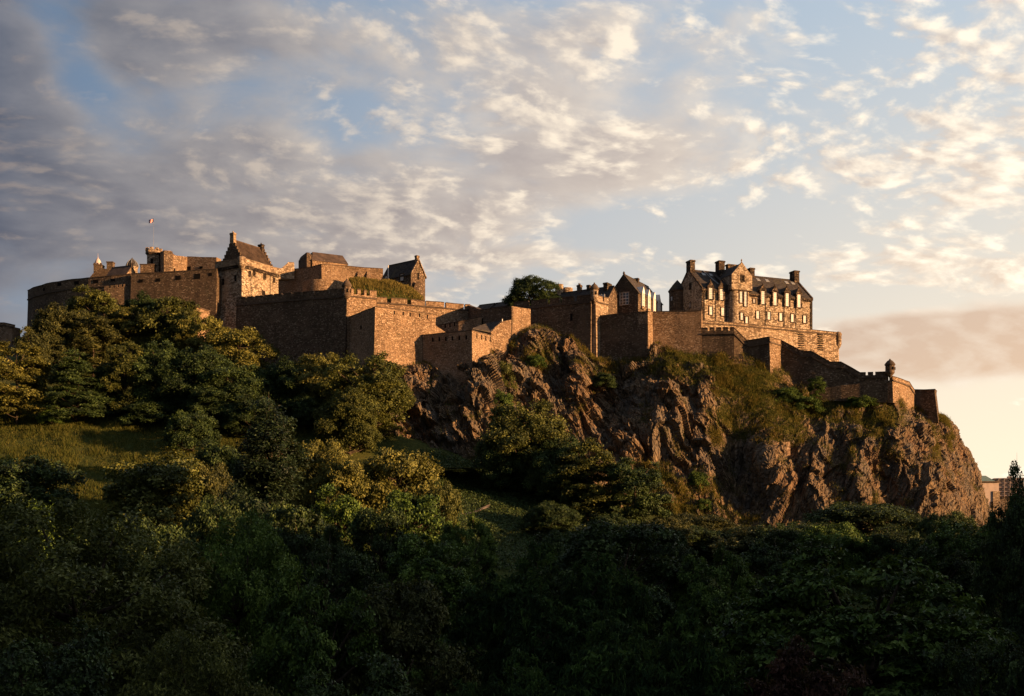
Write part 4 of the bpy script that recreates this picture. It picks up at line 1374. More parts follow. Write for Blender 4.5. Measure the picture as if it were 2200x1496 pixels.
# ogee dome, stepped ranges, chimney, far cupola
b = P(284, 588, 330)
t = empty("domed_drum", (b.x, b.y, b.z - 2))
tag(t, "small ribbed ogee dome on a round stone drum", "tower")
MB().lathe([(1.55, 0), (1.55, 3.6), (1.75, 3.7), (1.75, 3.95)], n=20).build("drum", M['house'], t)
mb = MB()
mb.lathe([(1.8, 3.95), (1.75, 4.4), (1.4, 5.2), (0.8, 5.9), (0.28, 6.3), (0.12, 6.7), (0.02, 6.8)], n=16)
d = mb.build("dome", M['slate'], t, True)
mb = MB()
for k in range(8):
    a = k * math.pi / 4 + 0.2
    mb.tube([(r * math.cos(a), r * math.sin(a), z) for r, z in ((1.83, 3.97), (1.78, 4.4), (1.43, 5.22), (0.83, 5.92), (0.3, 6.33))], [0.1] * 5, 5)
mb.build("lead_ribs", M['lead'], d)
rampart("stepped parapet of a dark range left of the ogee dome", [(189, 601, 322), (202, 585, 322), (218, 576, 321.8), (228, 578, 321.6), (242, 576.8, 321.4), (252, 581, 321.2), (258, 580, 321.1), (275, 577, 321)], 605,
        parapet=0.0, string=False, batter=0, name="stepped_range", cat="building", thick=4)
for lab, px0, px1, pyt, pyb, mat in (("square stone turret left of the stone chimney stack, under the pale cupola", 201, 218, 568, 588, 'rampart'), ("plain square chimney stack between the cupola and the ogee dome", 229, 242, 562, 586, 'rampart')):
    a, c = P(px0, pyb, 324), P(px1, pyt, 324)
    t = empty("square_turret" if px0 < 210 else "chimney_stack", a)
    tag(t, lab, "turret" if px0 < 210 else "chimney")
    w, h = c.x - a.x, c.z - a.z
    MB().box(0, w, 0, w, 0, h - 0.3).build("shaft", M[mat], t)
    mb = MB()
    mb.box(-0.12, w + 0.12, -0.12, w + 0.12, h - 0.3, h)
    if px0 < 210:
        for i in range(3):
            mb.box(i * w / 2.5, i * w / 2.5 + w / 5, -0.1, 0.3, h, h + 0.4)
    mb.build("cap", M['coping'], t)
b = P(210.5, 568.5, 345)
t = empty("pale_cupola", b)
tag(t, "pale hazy cupola with a spike rising behind the square turret", "cupola")
mb = MB()
mb.lathe([(1.15, -3), (1.1, 0), (1.05, 0.3), (0.85, 1.0), (0.5, 1.6), (0.15, 2.0), (0.06, 2.4), (0.02, 3.6)], n=14)
mb.build("dome", M['haze_tinted_lead'], t, True)
S = House("stepped_roof_house", "small gabled house with a sunlit gable and stone roof above the round battery", "house", (228, 312), (270, 309.5), 5.0, 66, 73.2, 76.2, 'bastion', 'tile', over=0.1)
mb = MB()
mb.taper(S.L, 2.5, S.r - 0.3, S.r + 1.1, 0.3, 0.4, 0.25, 0.35)
mb.build("finial", M['bastion'], S.root)

# small lit outbuilding beside the tree tops
O = House("stone_outbuilding", "small flat-topped stone outbuilding with one sunlit side among the tree tops", "building", (415, 291), (450, 297), 6.0, 52, 60.5, 60.5, 'bastion')
mb = MB()
mb.box(-0.2, O.L + 0.2, -0.2, 6.2, O.h, O.h + 0.3)
mb.build("coping", M['coping'], O.root)

# middle block: hipped roof, curved battery, lit wall with buttresses
K = House("hipped_roof_block", "stone block with a dark hipped roof behind the sunlit buttressed wall", "building", (671, 322), (747, 327), 9.5, 62, 80.6, 80.6, 'bastion')
mb = MB()
L, h = K.L, K.h
mb.add([(-0.2, -0.2, h), (L + 0.2, -0.2, h), (L + 0.2, 9.2, h), (-0.2, 9.2, h), (1.2, 3.5, h + 3.4), (L - 0.4, 3.5, h + 3.4), (L - 0.4, 5.5, h + 3.4), (1.2, 5.5, h + 3.4)],
       [(0, 1, 5, 4), (1, 2, 6, 5), (2, 3, 7, 6), (3, 0, 4, 7), (4, 5, 6, 7), (0, 3, 2, 1)])
mb.build("roof", M['tile'], K.root)
mb = MB()
mb.box(-1.5, 0.0, 0.5, 9, 0, h + 1.6)
mb.taper(-0.75, 4.75, h + 1.6, h + 2.6, 0.75, 4.25, 0.45, 3.0)
mb.build("end_wall", M['rampart'], K.root)
K.chimney(K.local(697, 560)[0], 0.4, h - 1.5, h + 0.2, 0.3, 0.3, 1, 'ashlar')
bw = [(584, 583, 326), (640, 577, 321), (668, 574, 318), (691, 567.5, 313), (760, 572.5, 316), (823, 577, 318)]
rt_, bpts = rampart("sunlit upper wall with two sloping buttresses between the gatehouse and the slate house", bw, 655, parapet=0.8, batter=0.0, mat='bastion', string=False)
for bx_ in (772, 792):
    h = hit_wall(bpts, bx_, 600)
    u = h[1]
    n = Vector((u.y, -u.x, 0))
    p = Vector((h[0].x, h[0].y, (HORIZON - 622) * h[0].y / F)) - Vector(rt_.location)
    top = (HORIZON - 584) * h[0].y / F - rt_.location.z
    mb = MB()
    v = [p - u * 0.9 + n * 2.0, p + u * 0.9 + n * 2.0, p + u * 0.9, p - u * 0.9, p - u * 0.5 + n * 0.15, p + u * 0.5 + n * 0.15, p + u * 0.5, p - u * 0.5]
    for q in v[4:]:
        q.z = top
    mb.add(v, [(0, 1, 5, 4), (1, 2, 6, 5), (3, 0, 4, 7), (4, 5, 6, 7)])
    mb.build("buttress", M['bastion'], rt_)
c = P(697, 640, 313)
t = empty("curved_battery", (c.x, c.y, c.z - 2))
tag(t, "low rounded battery with a sunlit curve below the hipped roof block", "wall")
hb = P(697, 598, 306).z - c.z + 2
MB().lathe([(6.3, 0), (6.1, hb), (5.3, hb), (5.3, hb - 1)], n=48, a0=-math.pi, a1=0).build("wall_face", M['bastion'], t, False)
rampart("stepped crow gable fragment behind the gatehouse parapet", [(577, 571, 316), (604, 577, 318), (609, 573, 318.3), (615, 568, 318.7), (620, 563, 319), (632, 564, 319.7), (632.5, 580, 319.8)], 600, parapet=0.0, string=False, batter=0, mat='ashlar', name="gable_fragment")

# slate house with white drainpipe
D = House("slate_house", "dark house with slate roof, white drainpipe and sunlit right gable above the grassy mound", "house", (820, 304), (883, 297), 5.6, 60, 70.6, 74.8, 'rampart', 'slate')
x, z = D.local(864, 596.5)
D.window(x, z, 1.25, 1.75, 0, 2, 4)
x, z = D.local(830, 600)
D.window(x, z, 0.9, 1.6, 0, 2, 3)
D.pipe(D.local(836, 600)[0], 2, D.r - 0.6, -0.35, 0.13, 'white')
D.chimney(D.L - 0.4, 2.8, D.r - 0.6, D.local(887.5, 551.5, 2.8)[1], 0.42, 0.5, 0, 'ashlar', D.roof)
mb = MB()
for s in (0, 1):
    ya, yb = (-0.25, 2.8) if s == 0 else (5.85, 2.8)
    sl2 = (D.r - D.h) / 2.8
    v = [(D.L - 0.1, ya, D.h - 0.25 * sl2 + 0.2), (D.L + 0.35, ya, D.h - 0.25 * sl2 + 0.2), (D.L + 0.35, yb, D.r + 0.2), (D.L - 0.1, yb, D.r + 0.2)]
    v += [(a, b, c + 0.4) for a, b, c in v]
    mb.add(v, [(0, 1, 2, 3), (7, 6, 5, 4), (0, 4, 5, 1), (1, 5, 6, 2), (2, 6, 7, 3), (3, 7, 4, 0)])
mb.build("gable_coping", M['ashlar'], D.root)
MB().box(D.L + 0.02, D.L + 0.12, 2.5, 3.1, D.h - 1.0, D.h + 0.9).build("window", M['dark'], D.root)
rampart("broken stone pier standing at the end of the slate house", [(886, 626, 296.5), (893, 608, 296.8), (900, 604, 297), (906.5, 606, 297.5)], 660, parapet=0.0, string=False, batter=0.0, mat='rampart', thick=1.5, name="broken_pier", cat="ruin")

# lean-to slate roof beside the small bastion
t = empty("lean_to_roof", P(1015, 709, 263))
tag(t, "grey slate lean-to roof tucked behind the small bastion", "roof", kind='thing')
o0 = Vector(t.location)
q = [P(1016, 707.5, 269) - o0, P(1054, 715, 275) - o0, P(1078.5, 691, 279) - o0, P(1046, 697, 282) - o0]
mb = MB()
mb.add(q + [k + Vector((0, 0, 0.3)) for k in q], [(3, 2, 1, 0), (4, 5, 6, 7), (0, 1, 5, 4), (1, 2, 6, 5), (2, 3, 7, 6), (3, 0, 4, 7)])
mb.build("slates", M['slate'], t)
vp = P(1079, 694, 279) - o0
MB().tube([vp, vp + Vector((0, 0, 1.0))], [0.12, 0.12], 8).build("vent_pipe", M['white'], t)

# roof lumps behind the merlons near the castle tree
W1 = House("low_shed", "low shed roofs just showing over the merlons left of the castle tree", "shed", (1020, 300), (1052, 297.5), 5, 58, 61.2, 62.9, 'bastion', 'slate')
W2 = House("low_shed", "second low shed roof beside the lower left edge of the castle tree", "shed", (1053, 299), (1088, 296), 5, 58, 61.7, 63.2, 'rampart', 'slate')

# ---- flag
fx = P(330, 470, 336)
pole_base = P(330, 548, 336)
t = empty("flagpole", pole_base)
tag(t, "thin flagpole on the octagonal turret carrying the flag", "flagpole")
MB().tube([(0, 0, 0), (0, 0, fx.z - pole_base.z + 0.3)], [0.035, 0.02], 6).build("pole", M['lead'], t)
nu, nv = 60, 40
fw, fh = 1.55, 1.15
vs, qs, ms = [], [], []
for j in range(nv + 1):
    for i in range(nu + 1):
        u, v = i / nu, j / nv
        vs.append((-u * fw, 0.22 * math.sin(u * 7 + v * 1.5) * u ** 0.5 + 0.1 * u, (v - 1) * fh - 0.28 * u + 0.08 * math.sin(u * 6 + 1)))
for j in range(nv):
    for i in range(nu):
        u, v = (i + 0.5) / nu * 2 - 1, (j + 0.5) / nv * 2 - 1
        k = j * (nu + 1) + i
        qs.append((k, k + 1, k + nu + 2, k + nu + 1))
        au, av = abs(u), abs(v)
        dg = min(abs(u - v), abs(u + v))
        if au < 0.11 or av < 0.16:
            ms.append(1)
        elif au < 0.20 or av < 0.30:
            ms.append(2)
        elif dg < 0.10:
            ms.append(1)
        elif dg < 0.24:
            ms.append(2)
        else:
            ms.append(0)
fl = link_obj("flag", np_mesh("flag", np.array(vs), np.array(qs), [M['blue'], M['red'], M['white']], True, midx=ms))
fl.location = fx
tag(fl, "small red, white and blue flag flying above the octagonal turret", "flag")

# ---- buildings of the city at the right edge
C1 = House("city_building", "stone city building with a green copper roof beyond the cliff foot", "building", (2092, 430), (2146, 430), 12, 2, 20.6, 20.6, 'concrete')
mb = MB()
L, h = C1.L, C1.h
mb.add([(-0.5, -0.5, h + .5), (L - 1.6, -0.5, h + .5), (L - 1.6, 12.5, h + .5), (-0.5, 12.5, h + .5), (2.0, 4, h + 2.9), (L - 3.4, 4, h + 2.9), (L - 3.4, 8, h + 2.9), (2.0, 8, h + 2.9)],
       [(0, 1, 5, 4), (1, 2, 6, 5), (2, 3, 7, 6), (3, 0, 4, 7), (4, 5, 6, 7), (0, 3, 2, 1)])
mb.build("roof", M['copper'], C1.root)
MB().box(-0.5, L + 0.5, -0.6, 12.4, h, h + 0.48).build("cornice", M['coping'], C1.root)
C1.window(L - 1.1, h - 5.5, 0.9, 3.6, 0, 1, 2, pane='dark')
C1.window(L - 2.6, h - 9.0, 0.9, 2.6, 0, 1, 2, pane='dark')
MB().box(L - 2.4, L + 0.2, -0.35, -0.001, -1, h - 3.4).build("pier", M['ashlar'], C1.root)
C2 = House("concrete_building", "pale concrete block with open grid floors behind the green roofed city building", "building", (2136, 455), (2200, 452), 14, 2, 23.6, 23.6, 'ashlar')
mb = MB()
for k in range(5):
    mb.box(-0.1, C2.L, -0.5, -0.001, C2.h - 0.5 - 1.75 * k, C2.h - 0.05 - 1.75 * k)
for k in range(6):
    mb.box(1.5 + 2.2 * k, 1.8 + 2.2 * k, -0.6, -0.501, C2.h - 8, C2.h)
mb.build("concrete_grid", M['concrete'], C2.root)
mb = MB()
for k in range(4):
    mb.box(0.0, C2.L, -0.2, -0.002, C2.h - 1.55 - 1.75 * k, C2.h - 0.75 - 1.75 * k)
mb.build("window_band", M['grey'], C2.root)
MB().tube([(7.2, 1, C2.h), (7.2, 1, C2.h + 4.2)], [0.16, 0.1], 6).build("mast", M['lead'], C2.root)
MB().box(5.3, 6.8, 0.2, 3, C2.h, C2.h + 0.7).build("plant_box", M['concrete'], C2.root)

# ------------------------------------------------------------------ trees
def leaf_quads(c, nrm, l, w, rng):
    """Pointed leaf-sized faces at centres c facing nrm."""
    n = len(c)
    r = rng.normal(size=(n, 3))
    t = r - (r * nrm).sum(1, keepdims=True) * nrm
    t /= np.linalg.norm(t, axis=1, keepdims=True) + 1e-9
    b = np.cross(nrm, t)
    s = rng.uniform(0.6, 1.3, (n, 1))
    fold = nrm * (0.14 * l * s)
    v = np.stack([c - t * l * s * 0.5, c + b * w * s * 0.5 + fold - t * l * s * 0.05, c + t * l * s * 0.5, c - b * w * s * 0.5 + fold - t * l * s * 0.05], 1)
    return v.reshape(-1, 3), np.arange(4 * n).reshape(n, 4)


PROFILE = {
    'dome': lambda t: np.sqrt(np.clip(1 - ((t - 0.32) / 0.70) ** 2, 0.02, 1)),
    'oval': lambda t: np.sqrt(np.clip(1 - ((t - 0.42) / 0.60) ** 2, 0.02, 1)),
    'bush': lambda t: np.sqrt(np.clip(1 - ((t - 0.12) / 0.90) ** 2, 0.02, 1)),
    'column': lambda t: np.clip(1.04 - t ** 1.5, 0.05, 1) * (0.75 + 0.25 * np.cos(9 * t)),
    'cone': lambda t: np.clip(1.02 - t, 0.04, 1)}


def make_tree(seed, W, H, cb, lobes, clumps, leaves, l, w, cr, prof, flat=0.6, up=0.5, lobe_r=0.34, inner=0.45):
    rng = np.random.default_rng(seed)
    R, pf = W / 2, PROFILE[prof]
    z0 = H * cb
    k = np.arange(lobes)
    t = np.clip((k + 0.5) / lobes * 0.94 + rng.normal(0, 0.03, lobes), 0.02, 0.97)
    ang = k * 2.39996 + rng.normal(0, 0.35, lobes)
    rad = R * pf(t) * rng.uniform(inner, 0.86, lobes)
    lr = R * rng.uniform(lobe_r * 0.75, lobe_r * 1.2, lobes) * (0.45 + 0.55 * pf(t))
    lc = np.stack([rad * np.cos(ang), rad * np.sin(ang), z0 + (H - z0) * t - lr * 0.6 * (t > 0.7)], 1)
    pk = lr ** 2 / (lr ** 2).sum()
    li = rng.choice(lobes, clumps, p=pk)
    d = rng.normal(size=(clumps, 3))
    d /= np.linalg.norm(d, axis=1, keepdims=True)
    d[:, 2] = np.where(d[:, 2] < -0.35, -d[:, 2] * 0.6, d[:, 2])
    out = np.stack([np.cos(ang[li]), np.sin(ang[li]), np.full(clumps, 0.25)], 1)
    d = d + out * 0.45
    d /= np.linalg.norm(d, axis=1, keepdims=True)
    cp = lc[li] + d * (lr[li] * rng.uniform(0.72, 1.12, clumps))[:, None] * np.array([1, 1, 0.85])
    ctint = rng.normal(0, 0.24, clumps)
    ci = rng.integers(0, clumps, leaves)
    size = rng.uniform(0.7, 1.3, clumps)
    c = cp[ci] + rng.normal(size=(leaves, 3)) * (cr * size[ci])[:, None] * np.array([1, 1, flat])
    c[:, 2] = np.maximum(c[:, 2], 0.1)
    nrm = d[ci] * 0.6 + np.array([0, 0, up]) + rng.normal(size=(leaves, 3)) * 0.55
    nrm /= np.linalg.norm(nrm, axis=1, keepdims=True)
    v, q = leaf_quads(c, nrm, l, w, rng)
    tint = np.clip(0.46 + ctint[ci] + rng.normal(0, 0.19, leaves), 0, 1)
    crown = np_mesh("crown", v, q, M['leaf_green'], False, {'tint': ('FACE', tint)})
    mb = MB()
    tr = max(0.16, W * 0.022)
    top = z0 + (H - z0) * 0.62
    mb.tube([(0, 0, -1.5), (0.05 * tr, 0, z0 * 0.5), (tr * 0.3, tr * 0.2, z0 + (H - z0) * 0.2), (-tr * 0.2, 0, top)], [tr * 1.35, tr, tr * 0.75, tr * 0.3], 8)
    for i in range(lobes):
        a = Vector((0, 0, max(z0 * 0.7, min(lc[i][2] - 0.35 * rad[i], top))))
        b = Vector(lc[i])
        m = a.lerp(b, 0.5) + Vector((0, 0, -0.06 * (b - a).length))
        e = b + (b - m) * 0.45
        mb.tube([a, m, b, e], [tr * 0.5, tr * 0.34, tr * 0.2, tr * 0.07], 5)
    trunk = mb.mesh("trunk", M['bark'], True)
    return dict(W=W, H=H, crown=crown, trunk=trunk)


KIND = {
    'broad': [make_tree(s, 16, 19, 0.12, 38, 800, 80000, 0.36, 0.22, 0.33, 'dome', 0.6, 0.75, 0.29, 0.6) for s in (1, 2, 3)],
    'fine': [make_tree(4, 17, 20, 0.12, 36, 1300, 90000, 0.33, 0.15, 0.36, 'dome', 0.75, 0.5, 0.36)],
    'oval': [make_tree(s, 9, 13, 0.10, 26, 440, 30000, 0.36, 0.22, 0.34, 'oval', 0.6, 0.6, 0.38) for s in (5, 6, 7)],
    'round': [make_tree(s, 13, 13, 0.04, 40, 760, 56000, 0.36, 0.22, 0.38, 'oval', 0.8, 0.5, 0.33) for s in (31, 32, 33)],
    'tall': [make_tree(s, 7.5, 15, 0.10, 28, 400, 26000, 0.36, 0.20, 0.34, 'oval', 0.5, 0.6, 0.40) for s in (8, 9)],
    'spread': [make_tree(10, 17, 14, 0.10, 40, 620, 46000, 0.38, 0.24, 0.42, 'dome', 0.5, 0.7, 0.30)],
    'bush': [make_tree(s, 8, 6, 0.0, 26, 420, 24000, 0.28, 0.17, 0.27, 'bush', 0.7, 0.6, 0.40) for s in (11, 12)],
    'low': [make_tree(s, 14, 9, 0.0, 34, 760, 50000, 0.34, 0.20, 0.36, 'bush', 0.6, 0.65, 0.36) for s in (21, 22)],
    'column': [make_tree(13, 6.5, 18, 0.0, 44, 640, 44000, 0.30, 0.16, 0.28, 'column', 0.9, 0.6, 0.62, 0.25)],
    'spruce': [make_tree(14, 9, 13, 0.04, 60, 560, 36000, 0.36, 0.13, 0.34, 'cone', 0.28, 0.6, 0.34, 0.5)],
    'gloss': [make_tree(15, 18, 15, 0.03, 44, 2400, 76000, 0.52, 0.15, 0.22, 'dome', 0.5, 0.5, 0.34)],
    'tiered': [make_tree(16, 20, 16, 0.05, 64, 1300, 84000, 0.42, 0.22, 0.34, 'dome', 0.28, 0.9, 0.23, 0.6)],
}
counter = {}


def tree(kind, px, pyt, Y, wpx, leaf, label, name="broadleaf_tree", cat="tree", group=None, base=None, trunk=True):
    zq = float(ground_z((px - 1100) * Y / F, Y)[0]) if base is None else (HORIZON - base) * Y / F
    slim = ((HORIZON - pyt) * Y / F - zq) / (wpx * Y / F)
    if kind in ('oval', 'broad', 'tall') and slim < 0.72:
        kind = 'low'
    elif kind in ('oval', 'broad') and Y > 130 and slim < 1.3:
        kind = 'round'
    protos = KIND[kind]
    i = counter.get(kind, 0)
    counter[kind] = i + 1
    p = protos[i % len(protos)]
    x = (px - 1100) * Y / F
    zt = (HORIZON - pyt) * Y / F
    zg = float(ground_z(x, Y)[0]) if base is None else (HORIZON - base) * Y / F
    zg = min(zg, zt - 1.0)
    root = empty(name, (x, Y, zg), rnd.uniform(0, 6.28))
    W = wpx * Y / F
    root.scale = (W / p['W'] * 1.03, W / p['W'] * 1.03, (zt - zg) / p['H'])
    tag(root, label, cat, group)
    for part in ('trunk', 'crown') if trunk else ('crown',):
        o = bpy.data.objects.new(part, p[part])
        COL.objects.link(o)
        o.parent = root
        if part == 'crown':
            o.material_slots[0].link = 'OBJECT'
            o.material_slots[0].material = M['leaf_' + leaf]
    return root


T = tree
# hill below the battery
g1 = "trees on the hill below the round battery"
T('oval', 200, 616, 292, 110, 'olive', "rounded olive tree touching the curved battery wall, topmost of the hill trees", group=g1, base=760)
T('oval', 135, 655, 284, 140, 'brown', "broad dull olive tree with visible pale trunk in front of the curved battery", group=g1, base=800)
T('tall', 200, 668, 281, 90, 'brown', "slim brownish tree right beside the broad dull olive tree on the hill", group=g1, base=800)
T('oval', 280, 648, 288, 80, 'gold', "small golden crown below the toothed low wall", group=g1, base=760)
T('oval', 312, 630, 295, 90, 'dark', "dark round tree in shade against the curtain wall with gun ports", group=g1, base=740)
T('oval', 368, 630, 287, 120, 'olive', "tall pointed olive tree left of the small stone outbuilding", group=g1, base=830)
T('oval', 432, 668, 282, 90, 'gold', "yellowish tree directly below the sunlit stone outbuilding", group=g1, base=820)
T('oval', 512, 687, 279, 120, 'gold', "bright golden domed tree below the gatehouse tower foot", group=g1, base=860)
T('tall', 36, 728, 246, 125, 'gold', "large golden tree with a visible trunk at the left edge of the grass slope", group=g1)
T('oval', 72, 697, 262, 70, 'brown', "thin feathery tree behind the large golden tree at the left edge", group=g1)
T('tall', 268, 722, 250, 74, 'olive', "narrow olive tree standing alone in front of the dark spruces", group=g1)
T('spruce', 165, 745, 248, 150, 'dark', "wide dark spruce with layered boughs between golden and narrow olive trees", "spruce_tree", group=g1)
T('spruce', 232, 775, 252, 110, 'dark', "smaller dark spruce just left of the narrow olive tree", "spruce_tree", group=g1)
T('oval', 345, 735, 254, 140, 'dark', "deep green shaded tree below the pointed olive tree", group=g1)
T('oval', 425, 742, 252, 150, 'dark', "dark green tree filling the gap above the middle of the grass slope", group=g1)
T('oval', 505, 780, 249, 150, 'dark', "shadowed round tree below the bright golden domed tree", group=g1)
T('oval', 590, 782, 252, 120, 'dark', "shadowed tree under the long dark high rampart", group=g1)
T('oval', 465, 835, 243, 120, 'dark', "black green thicket tree at the upper right corner of the grass slope", group=g1)
T('oval', 545, 850, 240, 120, 'dark', "dim bushy tree left of the tall dark cypress top", group=g1)
T('bush', 330, 862, 246, 110, 'dark', "low dark shrub at the top edge of the grass slope", "shrub", "shrub")
T('bush', 118, 880, 246, 60, 'green', "small ragged shrub at the foot of the wide dark spruce", "shrub", "shrub")
# the spreading tree below the bastion
g2 = "trees below the big bastion"
T('spread', 790, 757, 246, 200, 'olive', "wide spreading olive green tree against the foot of the big bastion", group=g2)
T('oval', 690, 756, 250, 120, 'gold', "golden topped tree left of the wide spreading green tree", group=g2)
T('oval', 752, 835, 238, 130, 'olive', "hanging olive tree below the wide spreading tree above the pale bushes", group=g2)
T('oval', 625, 770, 250, 120, 'dark', "dark tree at the foot of the long high rampart beside the golden topped tree", group=g2)
T('oval', 660, 850, 246, 110, 'dark', "black shaded tree behind the tall dark cypress", group=g2)
T('bush', 866, 830, 254, 50, 'olive', "little lit shrub where the spreading tree meets the bare rock", "shrub", "shrub", base=875)
# bushes and slopes
g3 = "bushes on the grass slope"
T('bush', 415, 880, 232, 100, 'dark', "compact dark green bush standing alone on the grass slope", "shrub", "shrub", g3)
T('bush', 470, 945, 215, 120, 'dark', "low dark bush just below the compact bush on the grass slope", "shrub", "shrub", g3)
T('bush', 60, 976, 196, 200, 'dark', "broad dark bush at the left edge below the grass slope", "shrub", "shrub", g3)
T('bush', 350, 968, 194, 240, 'olive', "large rounded sunlit bush in the middle below the grass slope", "shrub", "shrub", g3)
T('bush', 455, 990, 196, 110, 'brown', "brown tinged bush on the right shoulder of the large rounded sunlit bush", "shrub", "shrub", g3)
T('column', 580, 842, 176, 165, 'cypress', "tall dark cypress with a rounded tip rising in front of the pale bushes", "cypress_tree")
T('bush', 540, 1040, 170, 170, 'cypress', "dark bushy tree wrapped around the foot of the cypress", "shrub", "shrub")
g4 = "pale golden bushes at the foot of the crag"
T('bush', 690, 940, 208, 120, 'gold', "pale golden bush touching the right side of the cypress", "shrub", "shrub", g4)
T('bush', 745, 968, 203, 130, 'gold', "bright leafy golden bush between the two paler bushes", "shrub", "shrub", g4)
T('bush', 850, 960, 208, 180, 'gold', "largest pale golden bush, domed, below the dark rocks", "shrub", "shrub", g4)
T('bush', 950, 1034, 200, 80, 'olive', "small round bush at the right end of the pale golden bushes", "shrub", "shrub", g4)
T('oval', 730, 1040, 165, 140, 'green', "mid green tree below the bright leafy golden bush")
T('oval', 890, 1030, 170, 140, 'green', "leafy green tree half covering the largest golden bush")
T('oval', 640, 1075, 150, 150, 'dark', "dark green tree to the lower right of the cypress")
# centre foot of the crag
g5 = "trees at the foot of the crag"
T('oval', 1128, 858, 240, 180, 'olive', "large olive brown tree in front of the middle of the crag", group=g5)
T('oval', 1205, 935, 234, 130, 'dark', "dark tree between the large olive brown tree and the ochre one", group=g5)
T('tall', 1262, 936, 228, 115, 'olive', "ochre leaved tree hanging over the foot of the crag", group=g5)
T('oval', 1365, 980, 226, 125, 'dark', "dark green upright tree right of the ochre tree", group=g5)
T('oval', 1085, 930, 238, 130, 'dark', "deep shaded tree at the left side of the large olive brown tree", group=g5)
T('bush', 985, 1005, 240, 150, 'dark', "low black green bank of shrub beside the ground cover slope", "shrub", "shrub")
# on the crag and the castle
T('low', 1146, 594, 300, 112, 'dark', "dense dark green tree growing inside the castle above the shaded rampart", base=668)
T('bush', 1108, 634, 298, 50, 'dark', "smaller lower tree at the left side of the dense castle tree", "broadleaf_tree", base=672)
T('tall', 1755, 806, 272.0, 34, 'green', "slim bright green sapling against the stepped outer wall", "sapling", base=858)
for px, pyt, pyb, w, leaf, lab in (
        (1083, 775, 850, 46, 'olive', "yellow green ivy clump in the cleft below the sunlit flank wall"), (1078, 838, 905, 50, 'green', "ivy clump lower in the same cleft of the crag"),
        (1150, 762, 790, 40, 'green', "low creeping shrub on the rock below the shaded rampart"), (1690, 830, 872, 60, 'green', "dark green shrub on the ledge under the stepped wall"),
        (1725, 850, 890, 70, 'green', "broad low shrub left of the slim bright sapling foot"), (1300, 800, 835, 50, 'dark', "dark shrub in the shadowed gully under the plain rampart"),
        (1850, 850, 880, 60, 'green', "low shrub along the foot of the long stepped wall"), (1500, 1010, 1050, 40, 'green', "bright little shrub in the shadow of the lower crag"),
        (1510, 1070, 1100, 34, 'green', "lowest little bright shrub in the shadow of the crag foot")):
    q = on_rock(px, (pyt + pyb) / 2)
    T('bush', px, pyt, q.y - 0.6, w, leaf, lab, "shrub", "shrub", "shrubs on the crag", base=pyb)
# right: dark trees before the western flank
g6 = "dark trees below the western flank"
T('broad', 1850, 1075, 232, 230, 'dark', "wide dark tree at the foot of the sunlit western rocks", group=g6)
T('oval', 1965, 1105, 228, 120, 'dark', "dark tree right of the wide dark tree below the western rocks", group=g6)
T('oval', 1735, 1118, 224, 150, 'dark', "dark tree left of the wide dark tree below the shadowed overhang", group=g6)
T('broad', 2075, 1115, 190, 190, 'green', "rounded green tree near the right edge below the cliff corner", group=g6)
T('oval', 1590, 1130, 215, 180, 'brown', "dull green tree under the shadowed overhang of the crag", group=g6)
T('oval', 1470, 1128, 216, 150, 'dark', "dark low tree at the bottom of the grassy crag foot", group=g6)
T('column', 2186, 972, 120, 80, 'dark', "tall black silhouetted tree with a ragged top at the right edge", "broadleaf_tree")
T('broad', 2195, 1050, 112, 190, 'dark', "black bushy tree in silhouette low at the right edge under the tall ragged tree")
# garden trees, middle distance
g7 = "shaded garden trees"
T('broad', 1005, 1100, 150, 150, 'green', "fresh green tree below the ground cover slope", group=g7)
T('broad', 930, 1140, 118, 260, 'green', "green garden tree with a lumpy crown left of the glossy leaved tree", group=g7)
T('broad', 1330, 1098, 112, 340, 'dark', "very dark spreading tree behind the glossy leaved tree", group=g7)
T('broad', 1540, 1165, 108, 210, 'green', "mid green tree left of the great bright tree in front", group=g7)
T('broad', 700, 1120, 118, 220, 'dark', "dark green tree behind the feathery pale green tree", group=g7)
T('broad', 820, 1075, 140, 190, 'dark', "dark rounded tree beneath the leafy green tree and golden bushes", group=g7)
T('broad', 1680, 1140, 135, 230, 'dark', "deep green tree behind the left shoulder of the great bright tree", group=g7)
T('broad', 2010, 1150, 130, 200, 'dark', "shadowy tree behind the right shoulder of the great bright tree", group=g7)
T('broad', 1200, 1125, 145, 170, 'dark', "dark tree just right of the fresh green tree below the slope", group=g7)
T('broad', 1440, 1140, 150, 150, 'dark', "dim tree between the very dark spreading tree and the crag foot", group=g7)
for px, pyt, Y, w, leaf, lab in (
        (1310, 1105, 205, 130, 'dark', "low dark thicket at the foot of the upright dark green tree"), (1420, 1110, 208, 130, 'brown', "dull thicket at the foot of the grassy crag slope"),
        (1660, 1125, 212, 150, 'dark', "dark thicket right under the shadowed overhang"), (1790, 1120, 206, 150, 'green', "green thicket before the wide dark tree of the western rocks"),
        (1920, 1130, 205, 150, 'dark', "dark thicket between the wide dark tree and the rounded green tree"), (2040, 1095, 215, 120, 'dark', "dark thicket at the very corner of the western cliff foot"),
        
        (1185, 1078, 216, 110, 'dark', "small dark thicket between the ground cover slope and the ochre tree"), (1480, 1100, 226, 170, 'brown', "dull scrub thicket on the lower grassy rock of the crag"),
        (590, 1090, 150, 170, 'dark', "dark thicket at the lower end of the cypress"), (300, 1105, 150, 240, 'dark', "dark thicket below the large rounded sunlit bush"),
        (60, 1085, 150, 240, 'green', "green thicket at the left edge above the huge feathery tree"), (480, 1060, 165, 170, 'dark', "dark thicket right of the brown tinged bush")):
    T('low', px, pyt, Y, w, leaf, lab, "shrub_thicket", "shrub", "thickets in the gardens")
